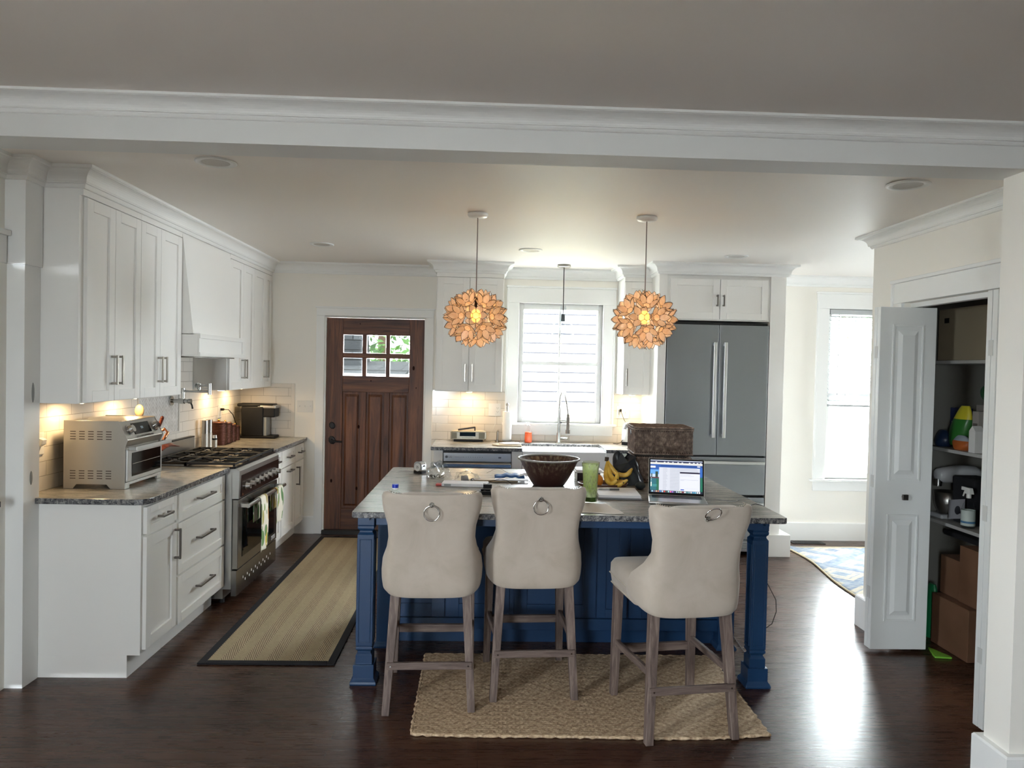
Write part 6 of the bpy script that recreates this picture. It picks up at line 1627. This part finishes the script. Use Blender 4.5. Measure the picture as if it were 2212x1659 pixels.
# black crate with a picture card
bc = thing('storage_tote', 'black tote with a pale picture card leaning on it, lowest pantry shelf', 'tote', (3.0, 4.20, Z2))
B = MB(); B.M = T(2.95, 4.29, Z2+.001) @ rotz(R(4)); B.prism([(-.085, 0), (.085, 0), (.1, .28), (-.1, .28)], 'x', -.08, .08); B.build('tote', mat('black_fabric', '0d0d12', .9), bc, bevel=.012)
B = MB(); B.M = T(2.835, 4.29, Z2+.03) @ Matrix.Rotation(R(-12), 4, 'X') @ Matrix.Rotation(R(8), 4, 'Y'); B.box(-.004, .004, -.075, .07, .0, .115); B.build('picture_card', mat('card_face', '8f8f93', .6), bc)
B = MB(); B.M = T(2.835, 4.29, Z2+.03) @ Matrix.Rotation(R(-12), 4, 'X') @ Matrix.Rotation(R(8), 4, 'Y'); B.cyl((-.0045, -.02, .05), (-.0055, -.02, .05), .026, n=18); B.box(-.0055, -.0045, -.055, -.01, .03, .045); B.build('printed_shape', mat('print_dark', '2a2a30', .6), bc)
# spray bottle
sp = thing('spray_bottle', 'clear spray cleaner bottle with white trigger on the lowest pantry shelf', 'spray bottle', (2.832, 4.175, Z2))
B = MB(); B.lathe([(0, 0), (.034, 0), (.037, .01), (.036, .11), (.028, .14), (.013, .16), (.013, .175)], (2.832, 4.175, Z2+.001), 24, sy=1.0); B.build('bottle', CLEAR, sp)
B = MB(); B.lathe([(.0375, .015), (.0378, .02), (.0372, .105)], (2.832, 4.175, Z2+.001), 24); B.build('label', mat('spray_label', 'b9c4bd', .5), sp)
B = MB(); B.lathe([(.0381, .03), (.0381, .042)], (2.832, 4.175, Z2+.001), 24); B.build('blue_stripe', mat('label_blue', '3f6f94', .5), sp)
B = MB(); B.cyl((2.832, 4.175, Z2+.175), (2.832, 4.175, Z2+.20), .013, n=14); B.hexa([(2.817, 4.15, Z2+.20), (2.847, 4.15, Z2+.20), (2.847, 4.205, Z2+.20), (2.817, 4.205, Z2+.20)], [(2.822, 4.155, Z2+.235), (2.842, 4.155, Z2+.235), (2.842, 4.19, Z2+.235), (2.822, 4.19, Z2+.235)]); B.box(2.825, 2.839, 4.195, 4.235, Z2+.215, Z2+.235); B.tube([(2.832, 4.21, Z2+.21), (2.832, 4.225, Z2+.18)], .005, 6); B.build('trigger_head', WHITEP, sp, bevel=.002)
# boxes below
carton('brown carton standing on the pantry floor at the front', 2.75, 3.10, 4.02, 4.36, .001, .30, CARD, 0, False)
carton('tall brown carton on top of the front floor carton', 2.80, 3.12, 4.02, 4.19, .3005, .63, CARD, 0, False)
carton('small brown carton beside the tall one on the floor carton', 2.81, 3.02, 4.20, 4.38, .3005, .53, CARD, 0, False)
box('dark_bin_liner', mat('black_cloth2', '101015', .9), 2.88, 3.2, 4.0, 4.48, .632, .665, label='folded black cloth on top of the stacked cartons under the lowest shelf', cat='cloth', bevel=.01)
bag('green_sack', 'bright green plastic sack on the pantry floor behind the folding door', 'bag', 2.80, 4.44, 0, .06, .06, .33, mat('green_sack', '1c7a4a', .35), 21)
B = MB(); B.prism([(2.61, 4.09), (2.70, 4.075), (2.705, 4.10), (2.66, 4.24), (2.615, 4.12)], 'z', .001, .012); B.build('dustpan', mat('lime_green', '79b83e', .4), label='lime green dustpan on the floor in front of the cartons', cat='dustpan', bevel=.003)

# ---------------------------------------------------------------- outside
EXT = mat('white_siding', 'd9dcdd', .7)
nh = thing('neighbour_house', 'white clapboard neighbouring house seen through the sink window', 'house', (.7, 10.3, 0))
B = MB()
for k in range(13):
    z = 1.02+k*.135; B.prism([(10.30, z), (10.30, z+.135), (10.278, z+.135), (10.262, z)], 'x', -.9, 3.2)
B.build('clapboard', EXT, nh)
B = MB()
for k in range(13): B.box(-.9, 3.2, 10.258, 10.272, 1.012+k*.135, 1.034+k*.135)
B.build('board_shadow_strip', mat('painted_board_shadow', (.002, .002, .004), .9), nh)  # solid black strips painted in for the shade under each board
B = MB(); B.box(-.9, 3.2, 10.28, 10.42, -.3, 1.0); B.build('foundation', mat('yellow_render', 'd8cda4', .8), nh)
B = MB(); B.box(-.9, 3.2, 10.20, 10.30, 1.0, 1.09); B.build('ledge', mat('grey_ledge', '9aa0a0', .7), nh)
MB().box(-.9, 3.2, 10.42, 10.5, 1.0, 2.72).build('wall', EXT, nh)
SH = mat('asphalt_shingle', '6a6c70', .9)
def mk_sh():
    m = SH; N, L, b = NT(m); br = N.new('ShaderNodeTexBrick'); L.new(coord(m, rot=(R(90), 0, 0)), br.inputs['Vector']); br.inputs['Scale'].default_value = 1; br.inputs['Brick Width'].default_value = .3; br.inputs['Row Height'].default_value = .14; br.inputs['Mortar Size'].default_value = .008
    br.inputs['Color1'].default_value = (*hexc('2c2e31'), 1); br.inputs['Color2'].default_value = (*hexc('46494c'), 1); br.inputs['Mortar'].default_value = (*hexc('0e0f10'), 1); L.new(br.outputs['Color'], b.inputs['Base Color'])
mk_sh()
sh = thing('garden_shed', 'dark shingled shed roof with white trim seen through the door lights', 'shed', (-2.2, 10.4, 0))
B = MB(); B.hexa([(-4.6, 9.6, 1.46), (-1.05, 9.6, 1.46), (-1.05, 11.2, 1.62), (-4.6, 11.2, 1.62)], [(-4.6, 9.6, 1.50), (-1.05, 9.6, 1.50), (-1.05, 11.2, 1.67), (-4.6, 11.2, 1.67)]); B.hexa([(-4.6, 10.5, 1.5), (-1.74, 10.5, 1.5), (-1.74, 11.2, 1.5), (-4.6, 11.2, 1.5)], [(-4.6, 10.7, 2.9), (-1.80, 10.7, 2.9), (-1.80, 11.0, 2.9), (-4.6, 11.0, 2.9)]); B.build('roof', SH, sh)
B = MB(); B.box(-4.6, -1.0, 9.55, 9.60, 1.41, 1.50); B.build('fascia', EXT, sh)
MB().box(-4.5, -1.1, 9.7, 11.0, 0, 1.44).build('wall', EXT, sh)
LEAF = mat('foliage', '6f9a4a', .7, **{'Transmission Weight': 0}); setc(LEAF, ramp(LEAF, nz(LEAF, coord(LEAF), 2.2, 4), [(.35, '33502a'), (.6, '5f8a44'), (.8, '8fb06c')]))
def tree(label, cx, cy, cz, r, seed):
    rnd = random.Random(seed); t = thing('tree', label, 'tree', (cx, cy, 0)); B = MB()
    for k in range(1500):
        v = Vector((rnd.gauss(0, 1), rnd.gauss(0, 1), rnd.gauss(0, 1))).normalized()*r*rnd.uniform(.55, 1.0)
        p = Vector((cx, cy, cz))+Vector((v.x, v.y, v.z*.85)); s_ = rnd.uniform(.05, .11)
        a = Vector((rnd.gauss(0, 1), rnd.gauss(0, 1), rnd.gauss(0, 1))).normalized(); b_ = a.orthogonal().normalized()
        B.add([p-a*s_, p+b_*s_*.5, p+a*s_, p-b_*s_*.5], [(0, 1, 2, 3)])
    B.build('foliage', LEAF, t); B = MB(); B.cyl((cx, cy, 0), (cx, cy, cz), .12, .06, n=10); B.build('trunk', mat('bark', '5a4a3c', .9), t)
tree('leafy green tree seen through the wooden door lights', -1.9, 13.5, 2.5, 1.8, 4)
tree('leafy tree seen through the blind of the right-hand window', 6.2, 12.5, 3.4, 1.9, 6)
fe = thing('garden_fence', 'pale garden fence beyond the right-hand window', 'fence', (6.5, 10.8, 0))
B = MB()
for k in range(30): x = 4.6+k*.15; B.box(x, x+.13, 10.8, 10.83, .05, 1.55)
B.build('picket', EXT, fe, kind='stuff'); B = MB(); B.box(4.6, 9.1, 10.83, 10.87, .3, .4); B.box(4.6, 9.1, 10.83, 10.87, 1.2, 1.3); B.build('fence_rail', EXT, fe)
box('ground', mat('patio', 'a5a39c', .9), -14, 24, 7.3, 24, -.4, -.3, kind='structure')
box('ground', mat('unseen_dark_ground', '7a7875', .9), -20, 13.4, -24, 2.6, -.5, -.4, kind='structure')  # unseen dark ground, added to cut upward light into the front room
